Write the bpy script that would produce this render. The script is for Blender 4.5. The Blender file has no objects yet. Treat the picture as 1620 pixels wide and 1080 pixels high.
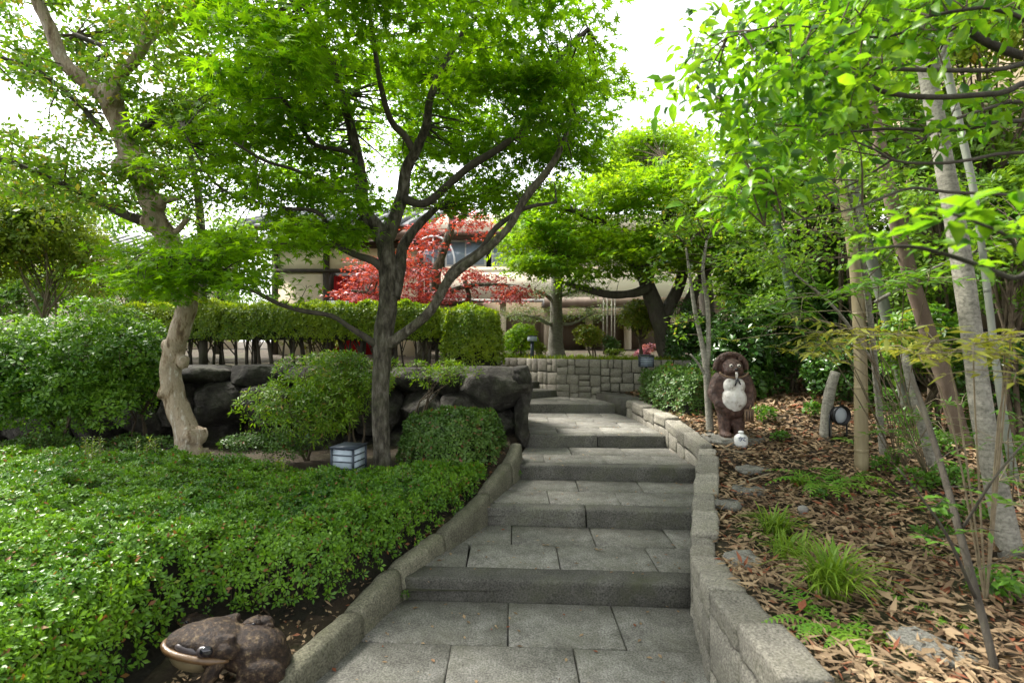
import bpy, math, random
import numpy as np
from mathutils import Vector, noise as mnoise

sc = bpy.context.scene
# ------------------------------------------------------------------ camera, sky, sun, exposure
EYE = 1.70            # eye height above the lowest tread of the path
FOC = 810.0           # focal length in photo pixels (18 mm on 36 mm)
cd = bpy.data.cameras.new('camera'); cam = bpy.data.objects.new('camera', cd); sc.collection.objects.link(cam)
cam.location = (0, 0, EYE); cam.rotation_euler = (math.radians(90), 0, 0)
cd.lens = 18.0; cd.sensor_width = 36.0; cd.clip_start = 0.05; cd.clip_end = 2000
cd.dof.use_dof = True; cd.dof.focus_distance = 4.6; cd.dof.aperture_fstop = 2.8
sc.camera = cam
SUN_EL, SUN_AZ = math.radians(55), math.radians(-62)     # azimuth from +Y (ahead), towards +X
w = bpy.data.worlds.new('World'); sc.world = w; w.use_nodes = True
nt = w.node_tree; nt.nodes.clear()
sky = nt.nodes.new('ShaderNodeTexSky'); sky.sky_type = 'NISHITA'; sky.sun_disc = False
sky.sun_elevation = SUN_EL; sky.sun_rotation = SUN_AZ; sky.air_density = 1.0; sky.dust_density = 1.6; sky.ozone_density = 0.5
hs = nt.nodes.new('ShaderNodeHueSaturation'); hs.inputs['Saturation'].default_value = 0.14
bg = nt.nodes.new('ShaderNodeBackground'); bg.inputs['Strength'].default_value = 0.115
wo = nt.nodes.new('ShaderNodeOutputWorld')
nt.links.new(sky.outputs[0], hs.inputs['Color']); nt.links.new(hs.outputs[0], bg.inputs[0]); nt.links.new(bg.outputs[0], wo.inputs[0])
sd = bpy.data.lights.new('sun', 'SUN'); so = bpy.data.objects.new('sun', sd); sc.collection.objects.link(so)
sd.energy = 2.7; sd.angle = math.radians(13); sd.color = (1.0, 0.95, 0.87)
dirv = Vector((math.sin(SUN_AZ) * math.cos(SUN_EL), math.cos(SUN_AZ) * math.cos(SUN_EL), math.sin(SUN_EL)))
so.rotation_euler = dirv.to_track_quat('Z', 'Y').to_euler()
sc.view_settings.view_transform = 'Standard'; sc.view_settings.look = 'None'
sc.view_settings.gamma = 1.0; sc.view_settings.use_curve_mapping = False
sc.view_settings.exposure = 2.35
sc.render.engine = 'CYCLES'
sc.cycles.max_bounces = 8; sc.cycles.diffuse_bounces = 4; sc.cycles.transmission_bounces = 6; sc.cycles.glossy_bounces = 2
sc.cycles.use_denoising = True; sc.cycles.sample_clamp_indirect = 6.0

# ------------------------------------------------------------------ helpers
COL = sc.collection
ORG = {}
rng = np.random.default_rng(7)
random.seed(7)

def P(px, py, Y):
    "a point of the place: photo direction (px, py) followed to the depth Y"
    return np.array([(px - 810) / FOC * Y, Y, EYE - (py - 540) / FOC * Y])

def link(o, parent, org):
    COL.objects.link(o); ORG[o.name] = np.array(org, float)
    if parent is not None:
        o.parent = parent; o.location = ORG[o.name] - ORG[parent.name]
    else:
        o.location = ORG[o.name]
    return o

def thing(name, label, cat, loc=(0, 0, 0), group=None):
    o = bpy.data.objects.new(name, None); o.empty_display_size = 0.1
    link(o, None, loc); tag(o, label, cat, group); return o

def tag(o, label=None, cat=None, group=None, kind=None):
    if label: o['label'] = label
    if cat: o['category'] = cat
    if group: o['group'] = group
    if kind: o['kind'] = kind
    return o

class MB:
    def __init__(s): s.v = []; s.f = []; s.n = 0
    def add(s, v, faces):
        "faces: list of index lists or of (m,k) arrays"
        v = np.asarray(v, float).reshape(-1, 3); s.v.append(v)
        by = {}
        for f in faces:
            a = np.asarray(f, int)
            if a.ndim == 1: a = a[None]
            by.setdefault(a.shape[1], []).append(a)
        for k in by: s.f.append(np.concatenate(by[k]) + s.n)
        s.n += len(v); return s
    def mesh(s, name, org, smooth=False):
        me = bpy.data.meshes.new(name)
        if not s.v: return me
        v = np.concatenate(s.v) - np.asarray(org, float)
        loops = np.concatenate([f.ravel() for f in s.f]); tot = np.concatenate([np.full(len(f), f.shape[1]) for f in s.f])
        me.vertices.add(len(v)); me.vertices.foreach_set('co', v.ravel().astype(np.float32))
        me.loops.add(len(loops)); me.loops.foreach_set('vertex_index', loops.astype(np.int32))
        me.polygons.add(len(tot)); me.polygons.foreach_set('loop_start', (np.cumsum(tot) - tot).astype(np.int32))
        me.polygons.foreach_set('loop_total', tot.astype(np.int32))
        if smooth: me.polygons.foreach_set('use_smooth', np.ones(len(tot), bool))
        me.update(calc_edges=True); me.validate()
        return me
    def obj(s, name, m, parent=None, org=None, smooth=False, kind=None):
        if org is None: org = ORG[parent.name] if parent is not None else (0, 0, 0)
        me = s.mesh(name, org, smooth); me.materials.append(m)
        o = bpy.data.objects.new(name, me); link(o, parent, org)
        if kind: o['kind'] = kind
        return o

def rotz(v, a):
    c, s_ = math.cos(a), math.sin(a); v = np.asarray(v, float)
    return np.stack([v[..., 0] * c - v[..., 1] * s_, v[..., 0] * s_ + v[..., 1] * c, v[..., 2]], -1)

BOXF = [[0, 3, 2, 1], [4, 5, 6, 7], [0, 1, 5, 4], [1, 2, 6, 5], [2, 3, 7, 6], [3, 0, 4, 7]]
def box(mb, c, s, a=0.0):
    sx, sy, sz = np.array(s) / 2
    v = np.array([[-sx, -sy, -sz], [sx, -sy, -sz], [sx, sy, -sz], [-sx, sy, -sz], [-sx, -sy, sz], [sx, -sy, sz], [sx, sy, sz], [-sx, sy, sz]])
    return mb.add(rotz(v, a) + np.array(c), BOXF)

def hexa(mb, bot, top, bev=0.012):
    "block from four bottom and four top corners with a chamfered upper rim"
    bot = np.asarray(bot, float); top = np.asarray(top, float); c = top.mean(0)
    d = top - c; L = np.linalg.norm(d[:, :2], axis=1, keepdims=True)
    ins = c + d * np.maximum(0.2, (L - bev * 1.3) / L); low = top.copy(); low[:, 2] -= bev
    v = np.concatenate([bot, low, ins])
    f = [[3, 2, 1, 0], [8, 9, 10, 11]]
    for i in range(4):
        j = (i + 1) % 4; f += [[i, j, 4 + j, 4 + i], [4 + i, 4 + j, 8 + j, 8 + i]]
    return mb.add(v, f)

def rough_block(mb, bot, top, n=6, rnd=.02, amp=.008, fr=14.0, seed=0.0):
    "eight-cornered stone with worn edges and an uneven dressed skin"
    bot = np.asarray(bot, float); top = np.asarray(top, float); v, f = CS[n]
    ext = np.array([np.linalg.norm(top[1] - top[0]), np.linalg.norm(top[2] - top[1]), np.linalg.norm(top[0] - bot[0])]) / 2
    w = v * ext; e = np.minimum(rnd, ext * .9); inner = np.clip(w, -(ext - e), ext - e); d = w - inner
    L = np.linalg.norm(d / e, axis=1, keepdims=True); w = inner + d / np.maximum(L, 1.0) ; u = w / ext
    s, t, q = (u[:, 0:1] + 1) / 2, (u[:, 1:2] + 1) / 2, (u[:, 2:3] + 1) / 2
    lerp = lambda c: (c[0] * (1 - s) + c[1] * s) * (1 - t) + (c[3] * (1 - s) + c[2] * s) * t
    p = lerp(bot) * (1 - q) + lerp(top) * q
    c = p.mean(0); nn = p - c; nn /= np.linalg.norm(nn, axis=1, keepdims=True)
    k = np.array([mnoise.noise(Vector(x * fr) + Vector((seed, 0, seed))) + .6 * mnoise.noise(Vector(x * fr * 2.7)) for x in p])
    return mb.add(p + nn * (amp * k)[:, None], [f])

def smooth_path(pts, n=4):
    p = np.asarray(pts, float)
    if len(p) < 3: return p
    q = np.concatenate([[2 * p[0] - p[1]], p, [2 * p[-1] - p[-2]]]); out = []
    for i in range(1, len(q) - 2):
        for t in np.arange(n) / n:
            a, b, c, d = q[i - 1], q[i], q[i + 1], q[i + 2]
            out.append(.5 * (2 * b + (c - a) * t + (2 * a - 5 * b + 4 * c - d) * t * t + (3 * b - a - 3 * c + d) * t ** 3))
    out.append(p[-1]); return np.array(out)

def tube(mb, pts, rad, seg=8, bump=0.0, cap=True, sub=1):
    pr = np.concatenate([np.asarray(pts, float), np.broadcast_to(np.asarray(rad, float), (len(pts),))[:, None]], 1)
    if sub > 1: pr = smooth_path(pr, sub)
    p, r = pr[:, :3], np.maximum(pr[:, 3], 0.0005)
    t = np.gradient(p, axis=0); t /= np.linalg.norm(t, axis=1, keepdims=True) + 1e-12
    ref = np.array([0, 0, 1.0]) if abs(t[0, 2]) < .9 else np.array([1.0, 0, 0])
    u = np.cross(t[0], ref); u /= np.linalg.norm(u); rings = []
    th = np.arange(seg) * 2 * np.pi / seg
    for i in range(len(p)):
        u = u - t[i] * u.dot(t[i]); u /= np.linalg.norm(u) + 1e-12; b = np.cross(t[i], u)
        k = np.ones(seg)
        if bump:
            for j in range(seg):
                q = p[i] + r[i] * (math.cos(th[j]) * u + math.sin(th[j]) * b)
                k[j] += bump * (mnoise.noise(Vector(q * (1.0 / max(r[i], .02)) * .8)) + .6 * mnoise.noise(Vector(q * (2.2 / max(r[i], .02)))))
        rings.append(p[i] + (r[i] * k)[:, None] * (np.cos(th)[:, None] * u + np.sin(th)[:, None] * b))
    v = np.concatenate(rings); a = np.arange(seg); b2 = (a + 1) % seg; fs = []
    for i in range(len(p) - 1):
        fs.append(np.stack([i * seg + a, i * seg + b2, (i + 1) * seg + b2, (i + 1) * seg + a], 1))
    if cap and seg > 2: fs += [list(a[::-1]), list(a + (len(p) - 1) * seg)]
    return mb.add(v, fs)

def lathe(mb, prof, c, seg=20, axis=None):
    prof = np.asarray(prof, float); th = np.arange(seg) * 2 * np.pi / seg; c = np.asarray(c, float)
    v = np.stack([prof[:, None, 0] * np.cos(th), prof[:, None, 0] * np.sin(th), np.repeat(prof[:, 1:2], seg, 1)], -1).reshape(-1, 3)
    if axis is not None:
        q = Vector((0, 0, 1)).rotation_difference(Vector(axis)).to_matrix(); v = v @ np.array(q).T
    a = np.arange(seg); b = (a + 1) % seg
    fs = [np.stack([i * seg + a, i * seg + b, (i + 1) * seg + b, (i + 1) * seg + a], 1) for i in range(len(prof) - 1)]
    fs += [list(a[::-1]), list(a + (len(prof) - 1) * seg)]
    return mb.add(v + c, fs)

def cube_sphere(n):
    vs, fs, key = [], [], {}
    def vid(p):
        k = tuple(np.round(p, 5))
        if k not in key: key[k] = len(vs); vs.append(p)
        return key[k]
    for ax in range(3):
        for sg in (-1, 1):
            for i in range(n):
                for j in range(n):
                    q = []
                    for di, dj in ((0, 0), (1, 0), (1, 1), (0, 1)):
                        p = np.zeros(3); p[ax] = sg; p[(ax + 1) % 3] = -1 + 2 * (i + di) / n; p[(ax + 2) % 3] = -1 + 2 * (j + dj) / n
                        q.append(vid(p))
                    fs.append(q if sg > 0 else q[::-1])
    return np.array(vs), np.array(fs)
CS = {n: cube_sphere(n) for n in (3, 4, 5, 6, 8, 10, 14)}

def blob(mb, c, r, n=6, boxy=0.0, nz=0.0, fr=2.0, a=0.0, seed=0.0, R=None, facets=0):
    v, f = CS[n]; u = v / np.linalg.norm(v, axis=1, keepdims=True)
    q = u * (1 - boxy) + v * boxy * .86
    if facets:
        rs = np.random.default_rng(int(seed * 97) % 99991); pn = rs.normal(size=(facets, 3)); pn /= np.linalg.norm(pn, axis=1, keepdims=True); off = rs.uniform(.72, 1.0, facets)
        s_ = np.maximum((u @ pn.T) / off, 0); L0 = np.linalg.norm(q, axis=1, keepdims=True); q = u * np.minimum(L0, 1.06 / np.maximum(s_.max(1, keepdims=True), .3))
    if nz:
        d = np.array([mnoise.noise(Vector(p * fr) + Vector((seed, seed * 1.7, -seed))) + .5 * mnoise.noise(Vector(p * fr * 2.3) + Vector((seed, 3, 1))) for p in q])
        q = q * (1 + nz * d)[:, None]
    q = q * np.asarray(r)
    if R is not None: q = q @ np.asarray(R).T
    return mb.add(rotz(q, a) + np.asarray(c), [f])

def capsule(mb, a, b, ra, rb, n=5):
    a = np.asarray(a, float); b = np.asarray(b, float); d = b - a; L = np.linalg.norm(d); d /= L
    pts = [a - d * ra * .98, a - d * ra * .7, a, a + d * L * .5, b, b + d * rb * .7, b + d * rb * .98]
    tube(mb, pts, [ra * .15, ra * .72, ra, (ra + rb) / 2, rb, rb * .72, rb * .15], 10)

def fuse(name, mb, m, parent, voxel, it=4, org=None):
    "many overlapping solids grown together into one continuous skin"
    org = ORG[parent.name] if org is None else org
    me = mb.mesh(name + '_raw', org); o = bpy.data.objects.new('raw', me); COL.objects.link(o)
    r = o.modifiers.new('r', 'REMESH'); r.mode = 'VOXEL'; r.voxel_size = voxel
    s = o.modifiers.new('s', 'SMOOTH'); s.iterations = it; s.factor = .5
    dg = bpy.context.evaluated_depsgraph_get(); new = bpy.data.meshes.new_from_object(o.evaluated_get(dg))
    bpy.data.objects.remove(o); bpy.data.meshes.remove(me)
    new.name = name; new.materials.clear(); new.materials.append(m)
    new.polygons.foreach_set('use_smooth', np.ones(len(new.polygons), bool))
    ob = bpy.data.objects.new(name, new); return link(ob, parent, org)

# ------------------------------------------------------------------ materials
def newmat(name):
    m = bpy.data.materials.new(name); m.use_nodes = True; t = m.node_tree; t.nodes.clear()
    out = t.nodes.new('ShaderNodeOutputMaterial'); b = t.nodes.new('ShaderNodeBsdfPrincipled')
    t.links.new(b.outputs[0], out.inputs[0]); return m, t, b, out
def N(t, typ, **kw):
    n = t.nodes.new('ShaderNode' + typ)
    for k, v in kw.items():
        if k in n.inputs.keys(): n.inputs[k].default_value = v
        else: setattr(n, k, v)
    return n
def ramp(t, fac, stops):
    r = t.nodes.new('ShaderNodeValToRGB'); e = r.color_ramp.elements
    while len(e) < len(stops): e.new(.5)
    for q, (p, c) in zip(e, stops): q.position = p; q.color = (*c, 1) if len(c) == 3 else c
    t.links.new(fac, r.inputs[0]); return r.outputs[0]
def mixc(t, a, b, f, mode='MIX'):
    n = t.nodes.new('ShaderNodeMix'); n.data_type = 'RGBA'; n.blend_type = mode
    for k, s in ((0, f), (6, a), (7, b)):
        if hasattr(s, 'is_linked'): t.links.new(s, n.inputs[k])
        else: n.inputs[k].default_value = s if k == 0 else (*s, 1)
    return n.outputs[2]
def tex(t, scale, detail=4, rough=.6, kind='TexNoise', coord='Object', stretch=None):
    co = t.nodes.new('ShaderNodeTexCoord'); n = t.nodes.new('ShaderNode' + kind); n.inputs['Scale'].default_value = scale
    src = co.outputs[coord]
    if stretch:
        mp = t.nodes.new('ShaderNodeMapping'); mp.inputs['Scale'].default_value = stretch; t.links.new(src, mp.inputs[0]); src = mp.outputs[0]
    t.links.new(src, n.inputs['Vector'])
    if 'Detail' in n.inputs: n.inputs['Detail'].default_value = detail; n.inputs['Roughness'].default_value = rough
    return n.outputs['Fac'] if 'Fac' in n.outputs else n.outputs['Distance']
def bump(t, b, h, strength=.4, dist=.01):
    n = N(t, 'Bump', Strength=strength, Distance=dist); t.links.new(h, n.inputs['Height']); t.links.new(n.outputs[0], b.inputs['Normal'])

def noisy(name, stops, scale=6, rough=.8, bs=.4, bscale=None, bd=.01, detail=6, spec=.3, stretch=None, moss=None, mscale=2.2, speck=None):
    m, t, b, out = newmat(name)
    c = ramp(t, tex(t, scale, detail, .65, stretch=stretch), stops)
    if speck:
        c = mixc(t, c, ramp(t, tex(t, speck[0], 2, .7), [(.30, (speck[1],) * 3), (.5, (1, 1, 1)), (.72, (speck[2],) * 3)]), 1.0, 'MULTIPLY')
    if moss:
        c = mixc(t, c, moss, ramp(t, tex(t, mscale, 6, .7), [(.50, (0, 0, 0)), (.72, (.75, .75, .75))]))
    oi = t.nodes.new('ShaderNodeObjectInfo')
    mr = N(t, 'MapRange'); mr.inputs['To Min'].default_value = .78; mr.inputs['To Max'].default_value = 1.22; t.links.new(oi.outputs['Random'], mr.inputs[0])
    c = mixc(t, c, mr.outputs[0], 1.0, 'MULTIPLY')
    t.links.new(c, b.inputs['Base Color']); b.inputs['Roughness'].default_value = rough; b.inputs['Specular IOR Level'].default_value = spec
    if bs: bump(t, b, tex(t, bscale or scale * 3, 8, .7, stretch=stretch), bs, bd)
    return m

def leafmat(name, c1, c2, c3=None, trans=.42, rough=.42, tcol=1.5, patch=1.3, f3=.9):
    "leaf blade: reflects, and lets light through with a yellower tint; colour differs from leaf to leaf and from bough to bough"
    m, t, b, out = newmat(name)
    g = t.nodes.new('ShaderNodeNewGeometry'); oi = t.nodes.new('ShaderNodeObjectInfo')
    ad = N(t, 'Math', operation='ADD'); t.links.new(g.outputs['Random Per Island'], ad.inputs[0]); t.links.new(oi.outputs['Random'], ad.inputs[1])
    fr = N(t, 'Math', operation='FRACT'); t.links.new(ad.outputs[0], fr.inputs[0])
    big = tex(t, patch, 2, .5); ma = N(t, 'Math', operation='MULTIPLY_ADD'); t.links.new(big, ma.inputs[0]); ma.inputs[1].default_value = 1.5; ma.inputs[2].default_value = -.55
    av = N(t, 'Math', operation='MULTIPLY_ADD'); t.links.new(fr.outputs[0], av.inputs[0]); av.inputs[1].default_value = .55; t.links.new(ma.outputs[0], av.inputs[2])
    c = ramp(t, av.outputs[0], [(0.05, c1), (.9, c2)])
    if c3 is not None: c = mixc(t, c, c3, ramp(t, fr.outputs[0], [(f3, (0, 0, 0)), (min(1, f3 + .03), (1, 1, 1))]))
    t.links.new(c, b.inputs['Base Color']); b.inputs['Roughness'].default_value = rough; b.inputs['Specular IOR Level'].default_value = .35
    tr = t.nodes.new('ShaderNodeBsdfTranslucent')
    tc = mixc(t, c, (tcol * 1.05, tcol, tcol * .35), 1.0, 'MULTIPLY'); t.links.new(tc, tr.inputs[0])
    mx = t.nodes.new('ShaderNodeMixShader'); mx.inputs[0].default_value = trans
    t.links.new(b.outputs[0], mx.inputs[1]); t.links.new(tr.outputs[0], mx.inputs[2]); t.links.new(mx.outputs[0], out.inputs[0])
    return m

def plain(name, c, rough=.6, metal=0.0, spec=.4):
    m, t, b, out = newmat(name); b.inputs['Base Color'].default_value = (*c, 1)
    b.inputs['Roughness'].default_value = rough; b.inputs['Metallic'].default_value = metal; b.inputs['Specular IOR Level'].default_value = spec
    return m

M = dict(
    granite=noisy('granite', [(.28, (.075, .071, .059)), (.5, (.15, .145, .127)), (.72, (.225, .219, .196))], 5.5, .82, .5, 70, .008, speck=(95, .42, 1.65), moss=(.085, .085, .055), mscale=1.9),
    nosing=noisy('granite_step', [(.25, (.05, .048, .04)), (.75, (.14, .136, .118))], 4, .85, .8, 38, .015, speck=(95, .38, 1.6), moss=(.085, .09, .05), mscale=2.5),
    kerb=noisy('granite_kerb', [(.25, (.075, .072, .05)), (.75, (.19, .18, .13))], 5, .9, .9, 34, .016, speck=(90, .4, 1.6), moss=(.09, .095, .05), mscale=3),
    wallstone=noisy('granite_wall', [(.2, (.125, .115, .095)), (.5, (.22, .205, .17)), (.8, (.31, .285, .24))], 5, .9, .9, 30, .018, speck=(90, .42, 1.6), moss=(.10, .098, .062), mscale=2.4),
    mortar=noisy('mortar', [(.3, (.022, .022, .014)), (.7, (.05, .05, .03))], 20, .95, .4),
    rock=noisy('dark_rock', [(.3, (.014, .012, .010)), (.5, (.038, .034, .028)), (.68, (.12, .112, .095))], 6.5, .85, 1.0, 18, .07, moss=(.028, .036, .012), mscale=2.6),
    soil=noisy('soil', [(.25, (.018, .013, .008)), (.6, (.045, .033, .020)), (.85, (.08, .06, .037))], 9, .95, .8, 30, .03, moss=(.05, .06, .02), mscale=1.5),
    bark=noisy('maple_bark', [(.34, (.022, .019, .014)), (.48, (.075, .066, .048)), (.58, (.135, .122, .095)), (.72, (.23, .215, .18))], 15, .9, 1.0, 26, .04, stretch=(1.5, 1.5, .55), moss=(.085, .095, .045), mscale=4),
    darkbark=noisy('dark_bark', [(.25, (.025, .021, .016)), (.8, (.10, .088, .068))], 10, .9, .8, 26, .02, stretch=(1.5, 1.5, .5), moss=(.055, .065, .03), mscale=3),
    myrtle=noisy('crape_myrtle_bark', [(.30, (.07, .045, .025)), (.41, (.24, .17, .10)), (.49, (.44, .36, .26)), (.56, (.33, .26, .18)), (.64, (.58, .52, .43))], 9, .65, 1.0, 22, .03, stretch=(1.6, 1.6, .45)),
    greybark=noisy('grey_smooth_bark', [(.25, (.10, .095, .075)), (.5, (.20, .19, .155)), (.8, (.30, .285, .24))], 16, .8, .6, 60, .008, stretch=(.5, .5, 2.2), speck=(60, .6, 1.3)),
    twig=noisy('twig', [(.3, (.04, .03, .02)), (.7, (.10, .078, .05))], 20, .9, .3),
    twiglight=noisy('pale_twig', [(.3, (.12, .10, .065)), (.7, (.24, .20, .13))], 20, .8, .3),
    core=noisy('shaded_twig_core', [(.3, (.012, .012, .007)), (.7, (.032, .028, .016))], 25, .95, .8, 60, .03),  # dark core for hedges: inner twigs with the gap shade put into the colour
)
# ------------------------------------------------------------------ lie of the land
LY = [.3, 1, 2, 2.55, 3.318, 4.286, 5.165, 5.99, 7.67, 8.66]; LX = [-1.72, -1.5, -1.17, -.99, -.737, -.24, .064, .185, .265, .3]
RY = [.3, 1.2, 1.8, 2.55, 3.26, 4.2, 5.05, 5.99, 7.67, 8.66]; RX = [.93, .95, .965, .985, 1.14, 1.5, 1.86, 1.80, 1.64, 1.55]
Lx = lambda y: np.interp(y, LY, LX)
Rx = lambda y: np.interp(y, RY, RX)
WTOP = lambda y: np.interp(y, [.3, 1.2, 1.8, 2.55, 3.26, 4.2, 5.05, 5.99, 7.67, 8.3], [.5, .5, .5, .48, .36, .47, .66, .80, .87, .92])
KTOP = lambda y: np.interp(y, [.3, 1.2, 2.3, 3.0, 3.35, 3.8, 4.286, 5.165, 5.5], [.10, .11, .125, .15, .20, .265, .36, .56, .64])
RIS = [3.318, 4.286, 5.165, 5.99, 7.67]           # front faces of the five steps
ZB = [0, .155, .31, .465, .63]; ZT = [.14, .295, .45, .605, .77]
SKEW = [.07, .085, .10, .03, .01]                 # left ends lie farther away
def pathz(y):
    y = np.asarray(y, float); z = np.zeros_like(y)
    for i, r in enumerate(RIS):
        nx = RIS[i + 1] if i < 4 else 9.0; zb = ZB[i + 1] if i < 4 else .775
        z = np.where(y >= r, ZT[i] + (zb - ZT[i]) * (y - r) / (nx - r), z)
    return z
def sstep(a, b, x):
    t = np.clip((x - a) / (b - a), 0, 1); return t * t * (3 - 2 * t)
def ground(x, y):
    x = np.asarray(x, float); y = np.asarray(y, float)
    left = KTOP(y) - .07 + np.clip(.09 * (Lx(y) - .2 - x), 0, .22)
    left = np.minimum(left, np.where(y > 4.5, .46, .60) + .22 * (x > -.9) * (y > 4.5))
    right = WTOP(y) - .035 + np.clip(.10 * (x - Rx(y) - .2), -.02, .25) + .045 * sstep(5.5, 12, y)
    right = right + sstep(8.4, 9.2, y) * np.maximum(0, 1.38 - right)
    z = np.where(x < Lx(y) - .08, left, np.where(x > Rx(y) + .1, right, pathz(y) - .16))
    terr = 1.36 + .02 * np.clip(y - 9, 0, 6)
    # terrace behind the boulders and behind the masonry wall; the stair corridor between them climbs to it
    tl = sstep(6.42, 6.60, y) * (x < .16 - .62 * np.maximum(0, y - 6.9))
    z = np.where(tl > 0, left + (terr - left) * tl, z)
    corr = (y > 8.7) & ~(tl > 0)
    sd_ = (x - .75) * .83 + (y - 8.66) * .56                 # behind the left face of the masonry wall
    far = (y - 8.62 + .3333 * (x - .75) > .12) & (sd_ > .1)
    z = np.where(far & (x > -.6) & (x < 4.5) & (y > 7.9), np.maximum(z, terr - .02), z)
    z = np.where(corr & ~far & (x < 1), .6 + .28 * np.clip(y - 8.7, 0, 2.6), z)
    z = np.where(y > 11.2, np.maximum(z, terr), z)
    return z
def G(px, py, y0=1.0, y1=30.0):
    "where the sight line (px, py) meets the ground"
    ys = np.linspace(y0, y1, 4000); p = np.stack([(px - 810) / FOC * ys, ys, EYE - (py - 540) / FOC * ys], 1)
    hit = np.nonzero(p[:, 2] <= ground(p[:, 0], p[:, 1]))[0]
    return p[hit[0]] if len(hit) else p[-1]

xs = np.concatenate([[-400, -150, -60, -30, -18, -12], np.arange(-9, 9.01, .13), [12, 18, 30, 60, 150, 400]])
ys = np.concatenate([[-400, -150, -60, -25, -10, -5, -2, -.5], np.arange(.2, 14, .13), [15, 17, 20, 26, 40, 80, 200, 700]])
X, Y = np.meshgrid(xs, ys); Z = ground(X, np.clip(Y, .3, 14))
fine = (np.abs(X) < 9) & (Y > .2) & (Y < 14)
Z = Z + fine * np.array([[.035 * mnoise.noise(Vector((a * 2.1, b * 2.1, 0))) + .02 * mnoise.noise(Vector((a * 6, b * 6, 3))) for a, b in zip(r, q)] for r, q in zip(X, Y)])
n = len(xs); idx = np.arange(len(ys) * n).reshape(len(ys), n)
gm = MB(); gm.add(np.stack([X, Y, Z], -1).reshape(-1, 3), [np.stack([idx[:-1, :-1], idx[:-1, 1:], idx[1:, 1:], idx[1:, :-1]], -1).reshape(-1, 4)])
tag(gm.obj('ground', M['soil'], smooth=True), kind='structure')

# ------------------------------------------------------------------ path: slabs and step stones, each a piece
path = MB()
for i in range(6):                                         # bedding under each tread
    a = [.3] + RIS; b = RIS + [8.9]; y0, y1 = a[i] + .03, b[i] + .05
    zt = ([0] + ZT)[i] - .07
    yy = np.linspace(y0, y1, 6)
    for j in range(5):
        q = np.array([[Lx(yy[j]) - .06, yy[j], zt], [Rx(yy[j]) + .06, yy[j], zt], [Rx(yy[j + 1]) + .06, yy[j + 1], zt], [Lx(yy[j + 1]) - .06, yy[j + 1], zt]])
        path.add(q, [[0, 1, 2, 3]])
path_o = tag(path.obj('path', M['mortar']), kind='structure')
def skew(i, x, y):
    "left ends of the step lines lie farther off"
    return y + SKEW[i] * (.4 - x) * .8
def slab_row(si, y0, y1, z0, z1, joints, th=.07, name='paving_slab', m='granite', gap=.004, bev=.007, drop=0.0, s0=None, s1=None):
    s0 = si if s0 is None else s0; s1 = si if s1 is None else s1
    js = [j for j in sorted(joints) if Lx(y0) + .14 < j < Rx(y0) - .14 and Lx(y1) + .1 < j < Rx(y1) - .1]
    ends = [None] + js + [None]
    for k in range(len(ends) - 1):
        a, b = ends[k], ends[k + 1]
        xa0, xa1 = (Lx(y0) - .03, Lx(y1) - .03) if a is None else (a + gap, a + gap + rng.normal(0, .004))
        xb0, xb1 = (Rx(y0) + .03, Rx(y1) + .03) if b is None else (b - gap, b - gap + rng.normal(0, .004))
        dz = rng.normal(0, .0025, 4)
        c = np.array([[xa0, skew(s0, xa0, y0) + gap, z0], [xb0, skew(s0, xb0, y0) + gap, z0], [xb1, skew(s1, xb1, y1) - gap, z1], [xa1, skew(s1, xa1, y1) - gap, z1]])
        c[:, 2] += dz
        bt = c.copy(); bt[:, 2] -= th
        mb = MB()
        if th > .1: rough_block(mb, bt, c, 10, .012, .007, 9.0, rng.random() * 9)
        else: hexa(mb, bt, c, bev)
        mb.obj(name, M[m], path_o, org=c.mean(0), smooth=th > .1)
rows = [  # step index for skew, list of (y limits), joints
    (0, [(.45, .95, [-.9, -.2, .45]), (.95, 1.45, [-1.2, -.55, .1, .6]), (1.45, 1.93, [-.9, -.25, .4]), (1.93, 2.40, [-.62, .02, .63]), (2.40, 2.84, [-1.0, -.337, .34]), (2.84, RIS[0], [-.674, -.023, .636])], 0, 0),
    (0, [(RIS[0] + .19, 3.90, [-.32, .334, 1.0]), (3.90, RIS[1], [-.005, .643, 1.24])], ZT[0], ZB[1]),
    (1, [(RIS[1] + .16, 4.80, [.33, .945]), (4.80, RIS[2], [.05, .63, 1.23])], ZT[1], ZB[2]),
    (2, [(RIS[2] + .15, 5.64, [.34, .98, 1.5]), (5.64, RIS[3], [.66, 1.25])], ZT[2], ZB[3]),
    (3, [(RIS[3] + .15, 6.50, [.55, 1.1, 1.6]), (6.50, 6.90, [.85, 1.4]), (6.90, 7.30, [.5, 1.12]), (7.30, RIS[4], [.8, 1.3])], ZT[3], ZB[4]),
    (4, [(RIS[4] + .15, 8.15, [.7, 1.2]), (8.15, 8.72, [.95])], ZT[4], .775)]
for si, rr, z0, z1 in rows:
    ya, yb = rr[0][0], rr[-1][1]
    for k, (y0, y1, js) in enumerate(rr):
        zz = lambda y: z0 + (z1 - z0) * (y - ya) / (yb - ya)
        last = k == len(rr) - 1
        slab_row(si, y0, y1, zz(y0), zz(y1), js, s1=min(si + (1 if last and z1 > 0 else 0), 4) if last else si)
for i, r in enumerate(RIS):                                # long step stones with a rough front
    d = [.19, .16, .15, .15, .15][i]
    js = [[], [.62], [], [1.0], []][i]
    slab_row(i, r, r + d, ZT[i], ZT[i] + .002, js, th=.24, name='step_stone', m='nosing', bev=.014)
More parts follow.
